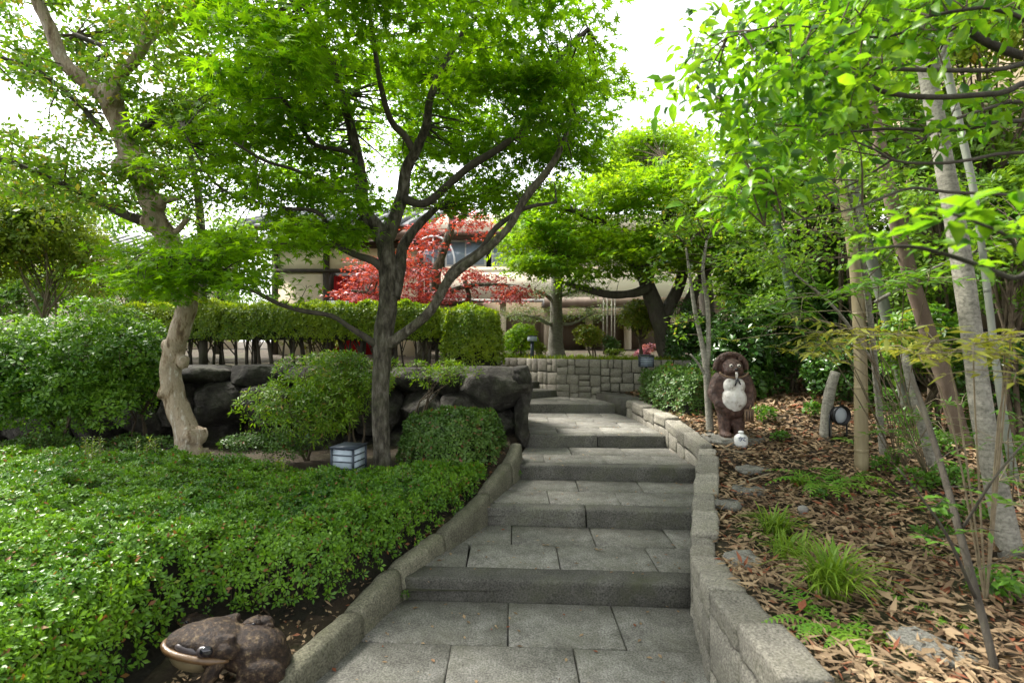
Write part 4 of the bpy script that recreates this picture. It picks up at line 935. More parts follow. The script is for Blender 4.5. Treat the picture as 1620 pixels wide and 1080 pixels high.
sp.build(T_LEAF, M['l_yellow'], h1, 'sprouts'); stm.obj('sprout_stems', M['twiglight'], h1, kind='stuff')

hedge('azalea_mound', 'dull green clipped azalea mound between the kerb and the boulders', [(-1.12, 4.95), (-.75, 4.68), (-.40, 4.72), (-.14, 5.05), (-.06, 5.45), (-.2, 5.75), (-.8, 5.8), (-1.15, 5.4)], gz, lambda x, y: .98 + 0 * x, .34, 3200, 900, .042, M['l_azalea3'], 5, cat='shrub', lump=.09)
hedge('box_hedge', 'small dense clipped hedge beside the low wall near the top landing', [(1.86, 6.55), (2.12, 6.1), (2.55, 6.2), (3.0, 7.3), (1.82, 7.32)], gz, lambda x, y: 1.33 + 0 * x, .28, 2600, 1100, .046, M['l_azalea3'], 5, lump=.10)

# long trimmed hedge on bare stems along the boulder wall
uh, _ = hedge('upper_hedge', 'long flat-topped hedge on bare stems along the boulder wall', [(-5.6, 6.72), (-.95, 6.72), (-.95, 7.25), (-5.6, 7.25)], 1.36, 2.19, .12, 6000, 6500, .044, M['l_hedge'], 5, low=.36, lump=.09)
st = MB()
for i in range(46):
    x = -5.5 + 4.5 * (i + rng.random()) / 46; y = 6.98 + rng.normal(0, .07); r_ = rng.uniform(.012, .03); dx = rng.normal(0, .05)
    s_ = MB(); tube(s_, [[x, y, 1.32], [x + dx * .3, y, 1.55], [x + dx, y + .02, 1.95]], [r_, r_ * .9, r_ * .6], 6, .15); s_.obj('stem', M['darkbark'], uh, smooth=True)
    for j in range(3): tube(st, [[x + dx * .2, y, 1.5 + .05 * j], [x + rng.normal(0, .12), y - rng.random() * .2, 1.85]], [r_ * .5, .003], 4, cap=False)
st.obj('twigs', M['twig'], uh, kind='stuff')
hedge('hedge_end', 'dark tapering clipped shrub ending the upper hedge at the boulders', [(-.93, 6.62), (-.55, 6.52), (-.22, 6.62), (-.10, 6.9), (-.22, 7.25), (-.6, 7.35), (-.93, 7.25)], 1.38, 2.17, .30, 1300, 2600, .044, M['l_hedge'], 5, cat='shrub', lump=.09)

def shrub(name, label, cen, rad, n_, size, m, base, stems=5, T=T_LEAF, cat='shrub', group=None, per=5, shell=.55, flat=.6, stem_m='twig', stem_r=.012, singles=0, lobes=9, lobe=.5, zb=.25):
    "loose shrub: several overlapping lobes on a fan of stems"
    t_ = Tree(name, label, base, cat, group); cen = np.asarray(cen, float); rad = np.asarray(rad, float); base = np.asarray(base, float)
    u = unit(rng.normal(size=(lobes, 3)) * [1, 1, .8] + [0, 0, zb]); lc = cen + u * rad * rng.uniform(.35, .72, (lobes, 1)); lr = rad * lobe
    per_l = n_ // (lobes * per); forks = []
    for i in range(lobes):
        w_ = unit(rng.normal(size=(per_l, 3)) + [0, 0, .35]); rr = shell + (1 - shell) * rng.random((per_l, 1)) ** .5
        p = lc[i] + w_ * lr * rr; whorls(t_.L, p, w_ + np.array([0, 0, flat]), per, size, sr=.01)
        if stems:
            if i < 3: root = [base + [rng.normal(0, .05), rng.normal(0, .05), -.05]]; fk = base + (cen - base) * rng.uniform(.45, .7) + rng.normal(0, .10, 3) * rad; tube(t_.tw, [root[0], (root[0] + fk) / 2 + rng.normal(0, .04, 3), fk], [stem_r * 1.2, stem_r, stem_r * .8], 6, cap=False, sub=3); forks.append(fk)
            a = forks[i % len(forks)]; md = (a + lc[i]) / 2 + rng.normal(0, .05, 3)
            tube(t_.tw, [a, md, lc[i]], [stem_r * .7, stem_r * .5, stem_r * .3], 5, cap=False, sub=3)
            for j in range(6): q = lc[i] + unit(rng.normal(size=3)) * lr * .8; tube(t_.tw, [lc[i], q], [stem_r * .3, .002], 3, cap=False)
    t_.tm = stem_m; t_.done(T, m, singles); return t_
g_ = lambda p: np.array([p[0], p[1], float(ground(p[0], p[1]))])
c = P(490, 640, 5.35); shrub('azalea_bush', 'loose leafy azalea bush before the boulders beside the maple trunk', c, (.86, .48, .58), 9500, .058, M['l_azalea2'], g_(c), T=T_LANCE, lobes=15, lobe=.42)
c = P(560, 590, 5.5); shrub('azalea_bush', 'upper sprays of azalea showing above the boulders behind the maple trunk', c, (.62, .35, .26), 3200, .055, M['l_azalea2'], g_(P(570, 640, 5.5)), T=T_LANCE, lobes=8)
c = P(690, 590, 5.75); shrub('azalea_bush', 'thin twiggy azalea sprig over the boulders beyond the maple trunk', c, (.5, .25, .2), 900, .055, M['l_azalea2'], g_(P(640, 650, 5.7)), T=T_LANCE, lobes=6)
c = P(500, 528, 7.6); shrub('terrace_bush', 'pale yellow-green bush standing behind the bare hedge stems', c, (.62, .4, .36), 2600, .06, M['l_dome'], g_(c), T=T_LANCE, lobes=8)
for lab, px, py, rx in [('low dark azalea filling the soil strip before the boulders', 420, 705, .55), ('low dark azalea between myrtle trunk and feathery shrub', 200, 708, .6), ('low dark azalea under the feathery shrub', 60, 708, .7)]:
    c = P(px, py, 5.1); shrub('low_azalea', lab, c, (rx, .3, .17), 2600, .04, M['l_azalea3'], g_(c), stems=0, lobes=10, lobe=.42)
# big feathery shrub and its neighbours
c = P(95, 585, 5.25); shrub('feathery_shrub', 'big feathery dark green shrub overhanging the boulder wall', c, (1.2, .62, .82), 36000, .050, M['l_fine'], g_(c), T=T_LEAF, lobes=44, lobe=.30, per=6, zb=-.05)
c = P(222, 590, 5.6); shrub('feathery_shrub', 'smaller feathery shrub filling the gap beside the crape myrtle', c, (.42, .4, .72), 10000, .050, M['l_fine'], g_(c), T=T_LEAF, lobes=18, lobe=.36, per=6, zb=0)
c = P(-90, 600, 4.9); shrub('feathery_shrub', 'feathery shrub cut off by the picture edge beside the clipped hedge', c, (.6, .5, .8), 7000, .050, M['l_fine'], g_(c), T=T_LEAF, lobes=10, lobe=.4, per=6)
c = P(70, 385, 7.4); shrub('twiggy_bush', 'tall twiggy yellowish bush beneath the crape myrtle limb', c, (1.15, .7, 1.05), 17000, .072, M['l_yellow'], g_(c), T=T_LEAF, lobes=34, lobe=.34, stem_m='twiglight', stem_r=.014)
c = P(-60, 430, 6.8); shrub('twiggy_bush', 'twiggy bush at the picture edge behind the feathery shrub', c, (.7, .6, 1.1), 8000, .072, M['l_yellow'], g_(c), T=T_LEAF, lobes=14, lobe=.38, stem_m='twig', stem_r=.02)
c = P(215, 455, 7.6); shrub('twiggy_bush', 'bright yellow-green bush showing below the lowest maple spray', c, (.8, .5, .5), 4200, .055, M['l_dome'], g_(c), T=T_LEAF, lobes=12, lobe=.4)
c = P(20, 470, 8.6); shrub('terrace_bush', 'wide green bush at the picture edge behind the feathery shrub', c, (1.6, .6, .7), 7000, .075, M['l_mid'], g_(c), lobes=18)
c = P(330, 500, 8.4); shrub('terrace_bush', 'green bush beyond the upper hedge near the slim tree', c, (1.0, .5, .6), 3600, .06, M['l_mid'], g_(c), lobes=10)
# dome shrubs on the terrace
c = P(822, 542, 9.9); shrub('dome_shrub', 'rounded green shrub by the lamp post on the terrace', c, (.36, .34, .34), 3600, .055, M['l_maple2'], g_(c), lobes=12, lobe=.5)
c = P(853, 553, 9.8); shrub('small_bush', 'small bright bush between lamp post and grey trunk', c, (.13, .13, .16), 420, .05, M['l_dome'], g_(c), lobes=5)
c = P(932, 532, 10.0); shrub('dome_shrub', 'yellow-tipped dome shrub beside the grey trunk on the terrace', c, (.36, .34, .24), 3200, .05, M['l_dome'], g_(c), lobes=12, lobe=.5, stem_r=.016)
c = P(962, 548, 9.8); shrub('dome_shrub', 'low dark green shrub tucked behind the masonry wall', c, (.24, .24, .18), 1500, .05, M['l_azalea3'], g_(c), lobes=7)
c = P(972, 556, 9.5); shrub('small_bush', 'tiny clipped bush on top of the masonry wall planting', c, (.17, .17, .09), 900, .04, M['l_hedge'], g_(c), lobes=6)
c = P(1012, 505, 9.4); shrub('dome_shrub', 'tall yellow-green dome shrub on thin crooked stems by the leaning trunk', c, (.50, .42, .36), 5200, .06, M['l_dome'], g_(c), lobes=15, lobe=.46, stem_r=.02)
c = P(1020, 556, 9.7); shrub('pink_azalea', 'pink flowering azalea half hidden behind the dome shrub stems', c, (.24, .2, .17), 900, .05, M['l_pink'], g_(c), lobes=6)
c = P(965, 470, 11.5); t = Tree('bamboo_screen_plant', 'pale upright stakes with thin foliage before the brown doors', g_(c)); t.tm = 'twig'
for px, top in ((955, 468), (961, 462), (968, 468), (973, 472)): t.limb([(px, 560, 11.5, 2.6), (px, top, 11.5, 2.4)], 'greybark', 'stake', 6, 0, 1)
t.boughs(fill([(945, 478), (990, 478), (990, 500), (945, 500)], 5, 11.3, 11.7), (.15, .15, .1), 40, .06); t.done(T_LANCE, M['l_pine'])
# grassy fringe on the terrace edge
L = Leaves(); k = 2600; xx = rng.uniform(-.2, 3.2, k); yy = 8.60 - .32 * (xx - .75) * (xx > .75) - 1.42 * np.minimum(0, xx - .75) + rng.uniform(.12, .9, k)
L.add(np.c_[xx, yy, np.full(k, 1.375)], rng.normal(0, 1, (k, 3)), np.c_[rng.normal(0, .4, (k, 2)), np.ones(k)], rng.uniform(.04, .12, k))
gr = L.build(T_LANCE, M['l_yellow'], thing('terrace_grass', 'thin yellowish grass fringe along the top of the masonry wall', 'grass', (1, 9, 1.38)), 'grass')

# camellia mass and other shrubs on the shady side
for nm, lab, px, py, yy, rad, n_, sz, mm, lb in [
    ('camellia_bush', 'dense dark glossy bush behind the raccoon dog statue', 1180, 560, 6.9, (.70, .5, .80), 9500, .08, 'l_dark', 20),
    ('camellia_bush', 'dark glossy bush filling the shade between statue and bamboo pole', 1290, 540, 7.0, (.75, .5, .85), 9500, .08, 'l_dark', 20),
    ('camellia_bush', 'dark bush beyond the spotlight at the foot of the grove', 1400, 580, 6.6, (.7, .5, .55), 3600, .075, 'l_dark', 12),
    ('camellia_bush', 'dark leafy bush behind the small clipped hedge and lantern', 1092, 540, 8.2, (.5, .4, .62), 3600, .075, 'l_dark', 12),
    ('camellia_bush', 'dark bush low behind the leaning grey bamboo pole', 1345, 590, 6.0, (.6, .4, .5), 4500, .075, 'l_dark', 14),
    ('broadleaf_shrub', 'green shrub between the reddish trunk and the speckled trunk', 1475, 560, 4.9, (.55, .35, .5), 3600, .07, 'l_mid', 12),
    ('broadleaf_shrub', 'mid green shrub behind the dark green bamboo pole', 1260, 480, 6.9, (.8, .4, .5), 5200, .08, 'l_mid', 14),
    ('broadleaf_shrub', 'leafy shrub at the picture edge behind the speckled trunk', 1600, 380, 4.4, (.6, .4, .7), 4200, .075, 'l_mid', 14),
    ('camellia_bush', 'dark low bush before the dark opening of the brown building', 1590, 600, 4.6, (.55, .35, .45), 3000, .07, 'l_dark', 12),
    ('broadleaf_shrub', 'sunlit broad-leaved shrub above the dark bushes of the grove', 1215, 440, 7.6, (.85, .5, .62), 7500, .09, 'l_mid', 18),
    ('broadleaf_shrub', 'bright broad-leaved shrub behind the bamboo poles', 1330, 420, 7.4, (.9, .5, .8), 7500, .09, 'l_mid', 18),
    ('broadleaf_shrub', 'leafy green shrub against the brown building wall', 1490, 440, 5.6, (.8, .5, .7), 4200, .075, 'l_mid', 12),
    ('broadleaf_shrub', 'tall leafy shrub screening the upper wall of the brown building', 1480, 250, 5.4, (1.1, .6, 1.0), 9500, .085, 'l_mid', 22),
    ('broadleaf_shrub', 'airy green shrub top above the bamboo poles', 1290, 280, 7.0, (1.2, .7, 1.05), 11000, .09, 'l_mid', 24),
    ('broadleaf_shrub', 'high leafy crown filling the corner above the pale trunk', 1570, 80, 5.0, (.9, .6, .8), 4200, .08, 'l_yellow', 14),
    ('broadleaf_shrub', 'leafy crown rising beyond the large-leaved branches', 1330, 110, 6.6, (1.2, .7, .9), 8500, .09, 'l_mid', 20)]:
    c = P(px, py, yy); shrub(nm, lab, c, rad, n_, sz, M[mm], g_(c), T=T_OVAL if sz > .07 and yy < 5.5 else T_LEAF, lobes=lb, lobe=.44, stem_r=.02)

# ------------------------------------------------------------------ grove trunks and poles
M.update(
    bamboo=noisy('weathered_bamboo', [(.3, (.19, .15, .085)), (.7, (.33, .28, .17))], 5, .5, .15, 60, .003, stretch=(2, 2, .3)),
    bamboogreen=noisy('green_bamboo', [(.3, (.05, .085, .045)), (.7, (.10, .15, .085))], 5, .45, .1, 60, .003, stretch=(2, 2, .3)),
    bamboogrey=noisy('grey_bamboo', [(.3, (.11, .12, .095)), (.7, (.19, .20, .165))], 5, .5, .15, 60, .003, stretch=(2, 2, .3)),
    redbark=noisy('reddish_bark', [(.3, (.10, .07, .05)), (.7, (.20, .15, .11))], 8, .85, .6, 24, .01, stretch=(1.5, 1.5, .5)),
)
def culm(label, pts, m, nodes=5, group='bamboo poles in the grove'):
    t_ = thing('bamboo_pole', label, 'bamboo', P(*pts[0][:3]), group); p = np.array([P(a, b, y) for a, b, y, _ in pts]); r = np.array([d * y / FOC / 2 * math.cos(math.atan((a - 810) / FOC)) for a, _, y, d in pts])
    q = smooth_path(np.c_[p, r], 6); mb = MB(); tube(mb, q[:, :3], q[:, 3], 14); mb.obj('culm', M[m], t_, smooth=True)
    for i in np.linspace(2, len(q) - 3, nodes).astype(int):
        d = unit(q[i + 1, :3] - q[i - 1, :3]); nb = MB(); lathe(nb, [(q[i, 3] * .98, -.012), (q[i, 3] * 1.09, -.004), (q[i, 3] * 1.02, .002), (q[i, 3] * 1.08, .007), (q[i, 3] * .98, .014)], q[i, :3], 14, d); nb.obj('node_ring', M[m], t_, smooth=True)
    return t_
b = G(1363, 745); Yb = b[1]
culm('straw coloured bamboo pole standing clear by the ferns', [(1363, 750, Yb, 24), (1362, 640, Yb, 23), (1361, 560, Yb + .02, 22), (1354, 430, Yb + .08, 21), (1336, 310, Yb + .15, 19), (1322, 240, Yb + .2, 17)], 'bamboo', 5)
culm('grey green bamboo pole leaning behind the straw coloured one', [(1440, 660, 5.2, 22), (1400, 490, 5.2, 20), (1368, 370, 5.2, 18), (1345, 270, 5.2, 16)], 'bamboogrey', 5)
culm('dark green bamboo pole rising from the camellia bushes', [(1262, 520, 6.6, 15), (1246, 440, 6.6, 15), (1228, 350, 6.6, 14), (1215, 270, 6.6, 13)], 'bamboogreen', 5)
culm('pale bamboo pole close behind the speckled trunk', [(1606, 760, 3.3, 15), (1582, 620, 3.3, 14), (1562, 460, 3.35, 13), (1540, 300, 3.4, 13), (1500, 120, 3.5, 15), (1480, 20, 3.5, 13)], 'bamboogrey', 6)
t = Tree('pale_tree', 'speckled pale grey tree trunk leaning over the leaf litter', G(1600, 882)); yb = t.t.location[1]
t.limb([(1612, 930, yb, 52), (1598, 870, yb, 46), (1572, 750, yb + .03, 42), (1552, 640, yb + .06, 40), (1536, 520, yb + .1, 37), (1516, 380, yb + .15, 36), (1492, 250, yb + .2, 33), (1466, 110, yb + .3, 30), (1450, 10, yb + .35, 27), (1430, -120, yb + .4, 22)], 'greybark', 'trunk', 18, .05)
t.limb([(1470, 130, yb + .3, 16), (1500, 60, yb + .4, 12), (1540, 0, yb + .5, 9), (1600, -80, yb + .6, 6)], 'greybark')
t.tm = 'twig'; t.boughs(fill([(1330, -150), (1620, -150), (1640, 40), (1500, 40), (1350, 20)], 24, 2.3, 3.6), (.3, .3, .14), 60, .08, per=7); t.done(T_OVAL, M['l_big'])
t = Tree('reddish_tree', 'reddish-brown trunk with a wire tie slanting through the grove', G(1530, 700)); yb = 4.6
t.limb([(1545, 745, yb, 34), (1520, 690, yb, 32), (1494, 600, yb, 30), (1466, 520, yb, 28), (1432, 405, yb, 26), (1402, 280, yb, 24), (1378, 160, yb, 20), (1362, 80, yb, 16)], 'redbark', 'trunk', 12, .06)
t.limb([(1480, 745, 4.2, 24), (1462, 680, 4.2, 22), (1445, 620, 4.2, 18), (1430, 560, 4.2, 14)], 'greybark', 'trunk', 10, .06)
t.tm = 'twig'; t.boughs(fill([(1300, 20), (1430, 0), (1430, 120), (1300, 130)], 10, 4.3, 5), (.3, .3, .15), 60, .07); t.done(T_LEAF, M['l_mid'])
# thin sapling by the statue
b = G(1124, 685); yb = b[1]; t = Tree('sapling', 'slim forked sapling beside the raccoon dog statue', b)
t.limb([(1124, 690, yb, 13), (1121, 640, yb, 12), (1118, 585, yb, 12), (1110, 540, yb + .03, 8), (1100, 495, yb + .06, 7), (1092, 440, yb + .1, 5), (1085, 390, yb + .1, 3)], 'greybark', 'trunk', 10, .06)
t.limb([(1118, 590, yb, 9), (1121, 540, yb, 8), (1119, 480, yb, 8), (1112, 430, yb - .05, 6), (1118, 380, yb - .1, 4)], 'greybark')
t.limb([(1116, 595, yb, 5), (1105, 575, yb, 4), (1092, 560, yb, 3)], 'greybark')
t.boughs(fill([(1030, 400), (1050, 330), (1110, 300), (1180, 330), (1200, 400), (1170, 450), (1100, 480), (1040, 450)], 34, yb - .5, yb + .7), (.18, .18, .08), 46, .062, per=6, sr=.08)
t.boughs(fill([(1060, 520), (1085, 480), (1110, 500), (1100, 560)], 5, yb - .2, yb + .3), (.1, .1, .06), 30, .055, per=6, sr=.07); t.done(T_OVAL, M['l_myrtle'])

# large-leaved evergreen reaching in from the side
t = Tree('large_leaved_tree', 'evergreen with large glossy leaves on long level branches reaching over the bed', (3.6, 1.9, .6))
t.limb_w([(3.6, 1.95, .5), (3.5, 1.95, 1.5), (3.3, 1.95, 2.3), (3.2, 1.95, 3.0), (3.0, 1.9, 3.8)], [.09, .08, .075, .06, .03], 'greybark', 'trunk')
for q in ([(3.3, 1.95, 2.3), (1720, 112, 2.0, 13), (1560, 112, 2.0, 12), (1430, 110, 2.0, 10), (1300, 100, 2.0, 6), (1220, 70, 2.0, 3)],
          [(3.3, 1.95, 2.4), (1700, 108, 2.2, 24), (1590, 80, 2.2, 20), (1520, 38, 2.2, 17), (1470, -40, 2.2, 12)],
          [(3.3, 1.95, 2.2), (1700, 143, 1.9, 16), (1580, 148, 1.9, 15), (1480, 154, 1.9, 14), (1400, 146, 1.9, 12), (1345, 122, 1.9, 8), (1250, 105, 1.9, 4)],
          [(3.3, 1.95, 2.1), (1700, 200, 2.1, 12), (1500, 207, 2.1, 11), (1400, 204, 2.1, 8), (1300, 215, 2.1, 4)],
          [(3.3, 1.95, 2.0), (1700, 250, 2.0, 9), (1500, 258, 2.0, 8), (1420, 255, 2.0, 7), (1378, 234, 2.0, 5), (1290, 200, 2.0, 3)],
          [(3.4, 1.95, 1.9), (1700, 178, 2.3, 9), (1530, 182, 2.3, 8), (1440, 235, 2.3, 6), (1330, 300, 2.3, 5), (1200, 340, 2.3, 3)],
          [(3.4, 1.95, 1.8), (1700, 330, 1.8, 8), (1500, 304, 1.8, 8), (1440, 298, 1.8, 7), (1390, 315, 1.8, 6), (1330, 335, 1.8, 5), (1210, 358, 1.8, 3)],
          [(3.4, 1.95, 2.0), (1680, 60, 1.7, 10), (1500, 20, 1.7, 8), (1400, 60, 1.7, 6), (1250, 40, 1.7, 4), (1150, 60, 1.7, 3)]):
    p = [np.array(q[0])] + [P(a, b, y) for a, b, y, _ in q[1:]]; r_ = [q[1][3] * q[1][2] / FOC / 2 * .7] + [d * y / FOC / 2 * .62 for _, _, y, d in q[1:]]
    t.limb_w(p, r_, 'darkbark', seg=8, bump_=.06)
FT = [(1075, 130), (1105, 40), (1180, -40), (1400, -90), (1600, -90), (1640, 20), (1480, 60), (1420, 120), (1340, 230), (1260, 330), (1180, 345), (1110, 270)]
t.boughs(fill(FT, 125, 1.6, 2.7), (.15, .15, .09), 36, .064, thick=.005, flat=.9, rnd=.55, per=5, sr=.055, droop=.4)
t.boughs(fill([(1380, 60), (1620, 30), (1640, 250), (1450, 260)], 12, 1.9, 2.7), (.13, .13, .08), 20, .07, thick=.004, flat=.9, rnd=.55, per=5, sr=.055, droop=.4)
t.done(T_OVAL, M['l_big'], 300)
t = Tree('understory_tree', 'slender tree with fine light leaves screening the bamboo poles', (3.35, 4.6, .62))
t.limb_w([(3.35, 4.6, .5), (3.2, 4.5, 1.4), (2.9, 4.2, 2.2), (2.5, 3.8, 2.8), (2.2, 3.7, 3.1)], [.03, .027, .022, .016, .008], 'greybark', 'trunk', 8, .06)
t.limb_w([(3.15, 4.45, 1.5), (2.6, 4.1, 1.95), (2.1, 3.8, 2.2)], [.016, .012, .006], 'greybark'); t.limb_w([(2.8, 3.95, 2.0), (3.2, 3.7, 2.3), (3.6, 3.5, 2.4)], [.015, .011, .006], 'greybark')
t.boughs(fill([(1180, 240), (1300, 210), (1420, 250), (1480, 330), (1420, 400), (1290, 440), (1180, 420), (1150, 330)], 60, 3.5, 4.8), (.22, .22, .10), 50, .058, thick=.004, per=6, sr=.08)
t.boughs(fill([(1440, 280), (1620, 280), (1640, 430), (1460, 450)], 24, 3.2, 4.6), (.22, .22, .10), 50, .058, thick=.004, per=6, sr=.08)
t.done(T_OVAL, M['l_mid'])
# spray of leaves close to the lens
t = Tree('leaning_branch', 'low glossy-leaved branch reaching across before the speckled trunk', (1.9, 1.0, .62))
t.limb_w([(1.9, 1.0, .6), (1.75, 1.0, 1.2), P(1700, 470, 1.1), P(1600, 440, 1.1), P(1520, 410, 1.1), P(1440, 390, 1.1), P(1370, 395, 1.1)], [.014, .012, .007, .006, .005, .004, .002], 'darkbark', seg=6)
t.limb_w([P(1640, 450, 1.1), P(1600, 380, 1.05), P(1540, 350, 1.0), P(1480, 330, 1.0)], [.005, .004, .003, .002], 'darkbark', seg=6)
for (px, py, yy, k, sz) in [(1600, 300, .95, 7, .075), (1560, 330, 1.0, 8, .08), (1500, 345, 1.0, 8, .075), (1440, 340, 1.1, 7, .065), (1390, 375, 1.1, 6, .06), (1375, 405, 1.15, 6, .06), (1480, 385, 1.1, 7, .06), (1560, 380, 1.05, 8, .07), (1610, 360, 1.0, 7, .075), (1530, 420, 1.1, 5, .06), (1620, 410, 1.0, 6, .07)]:
    c = P(px, py, yy); n0 = unit(rng.normal(0, .3, (k, 3)) + [0, 0, 1]); th = rng.random(k) * 6.3; d = np.stack([np.cos(th), np.sin(th), rng.normal(-.1, .2, k)], 1); t.L.add(c + d * .012, n0, d, sz * rng.uniform(.7, 1.1, k))
t.done(T_OVAL, M['l_big'], 90)

# nandina: pinnate sprays
def pinnate(t_, start, end, k, size, spreadw=.5, r_=.002):
    start, end = np.asarray(start), np.asarray(end); ax = unit(end - start); side = unit(np.cross(ax, [0, 0, 1.0])); tube(t_.tw, [start, (start + end) / 2 + [0, 0, .015], end], [r_, r_ * .8, r_ * .5], 4, cap=False)
    for j in range(k):
        u = (j + 1) / (k + .5); p = start + (end - start) * u
        for s_ in (-1, 1):
            d = ax * .6 + side * s_ * spreadw * 1.6 + [0, 0, rng.normal(-.12, .12)]; t_.L.add(p[None], unit(np.array([[0, 0, 1.0]]) + rng.normal(0, .3, (1, 3))), d[None], size * rng.uniform(.7, 1.15))
    t_.L.add(end[None], np.array([[0, 0, 1.0]]) + rng.normal(0, .2, (1, 3)), ax[None], size)
def nandina(label, base_px, tips, m, size, yy, singles=0):
    b = G(*base_px) if len(base_px) == 2 else P(*base_px); t_ = Tree('nandina', label, b, 'shrub'); t_.tm = 'twiglight'
    for (px, py, y) in tips:
        tip = P(px, py, y); md = (b + tip) / 2 + [0, 0, .25] + rng.normal(0, .04, 3); tube(t_.tw, [b, md * .7 + tip * .3, tip], [.0045, .003, .002], 5, cap=False, sub=3)
        for i in range(6):
            e = tip + rng.normal(0, 1, 3) * [.18, .14, .05]; pinnate(t_, tip, e, 4, size)
    t_.done(T_LANCE, m, singles)
nandina('yellowing nandina spray hanging across the bamboo pole', (1470, 760), [(1300, 525, 2.9), (1340, 520, 2.8), (1385, 530, 2.8), (1345, 545, 3.0), (1420, 530, 2.7), (1300, 545, 2.9), (1270, 560, 2.9)], M['l_nandina'], .075, 2.8, 60)
nandina('pale yellow nandina leaves crossing the speckled trunk', (1560, 960), [(1480, 540, 1.7), (1540, 545, 1.7), (1590, 560, 1.7), (1600, 525, 1.7), (1450, 560, 1.8), (1610, 590, 1.6)], M['l_nandina'], .066, 1.8, 60)
nandina('flat green nandina spray above the yellowing one', (1420, 740), [(1230, 480, 3.0), (1270, 470, 2.9), (1310, 465, 2.9), (1350, 455, 2.9), (1390, 455, 2.8), (1430, 450, 2.8), (1250, 495, 2.9), (1470, 440, 2.8)], M['l_nandinag'], .09, 2.9, 60)
nandina('low green nandina sprigs by the foot of the grove trunks', (1430, 740), [(1420, 640, 3.6), (1460, 660, 3.4), (1400, 680, 3.6), (1500, 690, 3.2), (1450, 710, 3.3), (1520, 640, 3.4)], M['l_nandinag'], .06, 3.2)
nandina('green nandina clump between speckled trunk and picture edge', (1600, 830), [(1590, 700, 2.6), (1610, 660, 2.6), (1580, 760, 2.4), (1615, 800, 2.2)], M['l_nandinag'], .06, 2.4)
# sapling with dark stem close by
t = Tree('dark_sapling', 'thin dark-stemmed sapling rising from the litter close to the path wall end', G(1578, 1075, .8)); yb = t.t.location[1]
t.limb([(1585, 1110, yb, 17), (1570, 1040, yb, 16), (1545, 940, yb + .05, 15), (1515, 830, yb + .1, 14), (1490, 740, yb + .2, 12), (1462, 650, yb + .3, 10), (1440, 590, yb + .4, 7)], 'darkbark', 'trunk', 8, .06)
t.limb([(1545, 950, yb + .05, 7), (1500, 850, yb, 6), (1460, 790, yb, 4), (1420, 740, yb, 3)], 'darkbark')
t.limb([(1520, 840, yb + .1, 6), (1570, 760, yb, 5), (1620, 700, yb, 4)], 'darkbark')
for (px, py) in [(1500, 770), (1480, 800), (1530, 870), (1550, 900), (1590, 880), (1600, 920), (1470, 740), (1510, 815), (1580, 840), (1610, 870), (1500, 790), (1560, 780)]: pinnate(t, P(px, py, yb + .08), P(px + rng.normal(0, 40), py + rng.normal(-5, 14), yb + .05), 3, .05)
t.tm = 'darkbark'; t.done(T_LEAF, M['l_nandinag'], 40)

# ------------------------------------------------------------------ bed plants and litter
def fern(label, px, py, k, ln, tilt=.5, tone='l_fern'):
    b = G(px, py); t_ = thing('fern', label, 'fern', b, 'ferns in the leaf litter')
    for i in range(k):
        a = 2 * math.pi * i / k + rng.normal(0, .3); L_ = ln * rng.uniform(.7, 1.1); h = np.array([math.cos(a), math.sin(a)]); s_ = np.linspace(0, 1, 13); lf = Leaves(); mb = MB()
        c = np.c_[b[0] + h[0] * L_ * s_, b[1] + h[1] * L_ * s_, b[2] + L_ * tilt * (1.5 * s_ - 1.25 * s_ ** 2)]; tube(mb, c, np.linspace(.003, .001, 13), 4, cap=False)
        sd_ = np.array([-h[1], h[0], 0]); v, f = [], []
        for j in range(2, 13):
            w_ = L_ * .26 * math.sin(math.pi * (.12 + .86 * (1 - s_[j]) ** .8 * 1.0)) * (1.15 - s_[j]); ax = unit(c[j] - c[j - 1])
            for g in (-1, 1):
                q = len(v); d = sd_ * g + ax * .45; hw = L_ * .026; v += [c[j] - ax * hw, c[j] + d * w_ * .5 - ax * hw * .8 + [0, 0, .004], c[j] + d * w_ + [0, 0, -.008], c[j] + d * w_ * .5 + ax * hw * .9, c[j] + ax * hw * .5]; f.append([q, q + 1, q + 2, q + 3, q + 4])
        mb.add(v, f); mb.obj('frond', M[tone], t_)
fern('bright fern clump by the straw coloured bamboo pole', 1300, 775, 18, .44)
fern('fern spreading beside the bright clump near the bamboo foot', 1345, 760, 9, .32)
fern('dark fern under the strap-leaved grass clump', 1300, 990, 9, .32, .35)
fern('single fern tuft in front of the grass clump', 1352, 1005, 7, .26, .25)
fern('small fern between the bamboo pole and the twig', 1395, 780, 5, .16)
fern('small pale fern in open litter', 1440, 805, 5, .14)
fern('fern sprig beside the grass clump', 1420, 945, 5, .16)
fern('little fern near the dark sapling', 1500, 985, 5, .15)
fern('fern at the foot of the first grass tuft', 1185, 850, 5, .14)
fern('fern near the low litter by the speckled trunk', 1480, 880, 6, .16)
fern('small fern by the spotlight', 1345, 700, 6, .2)
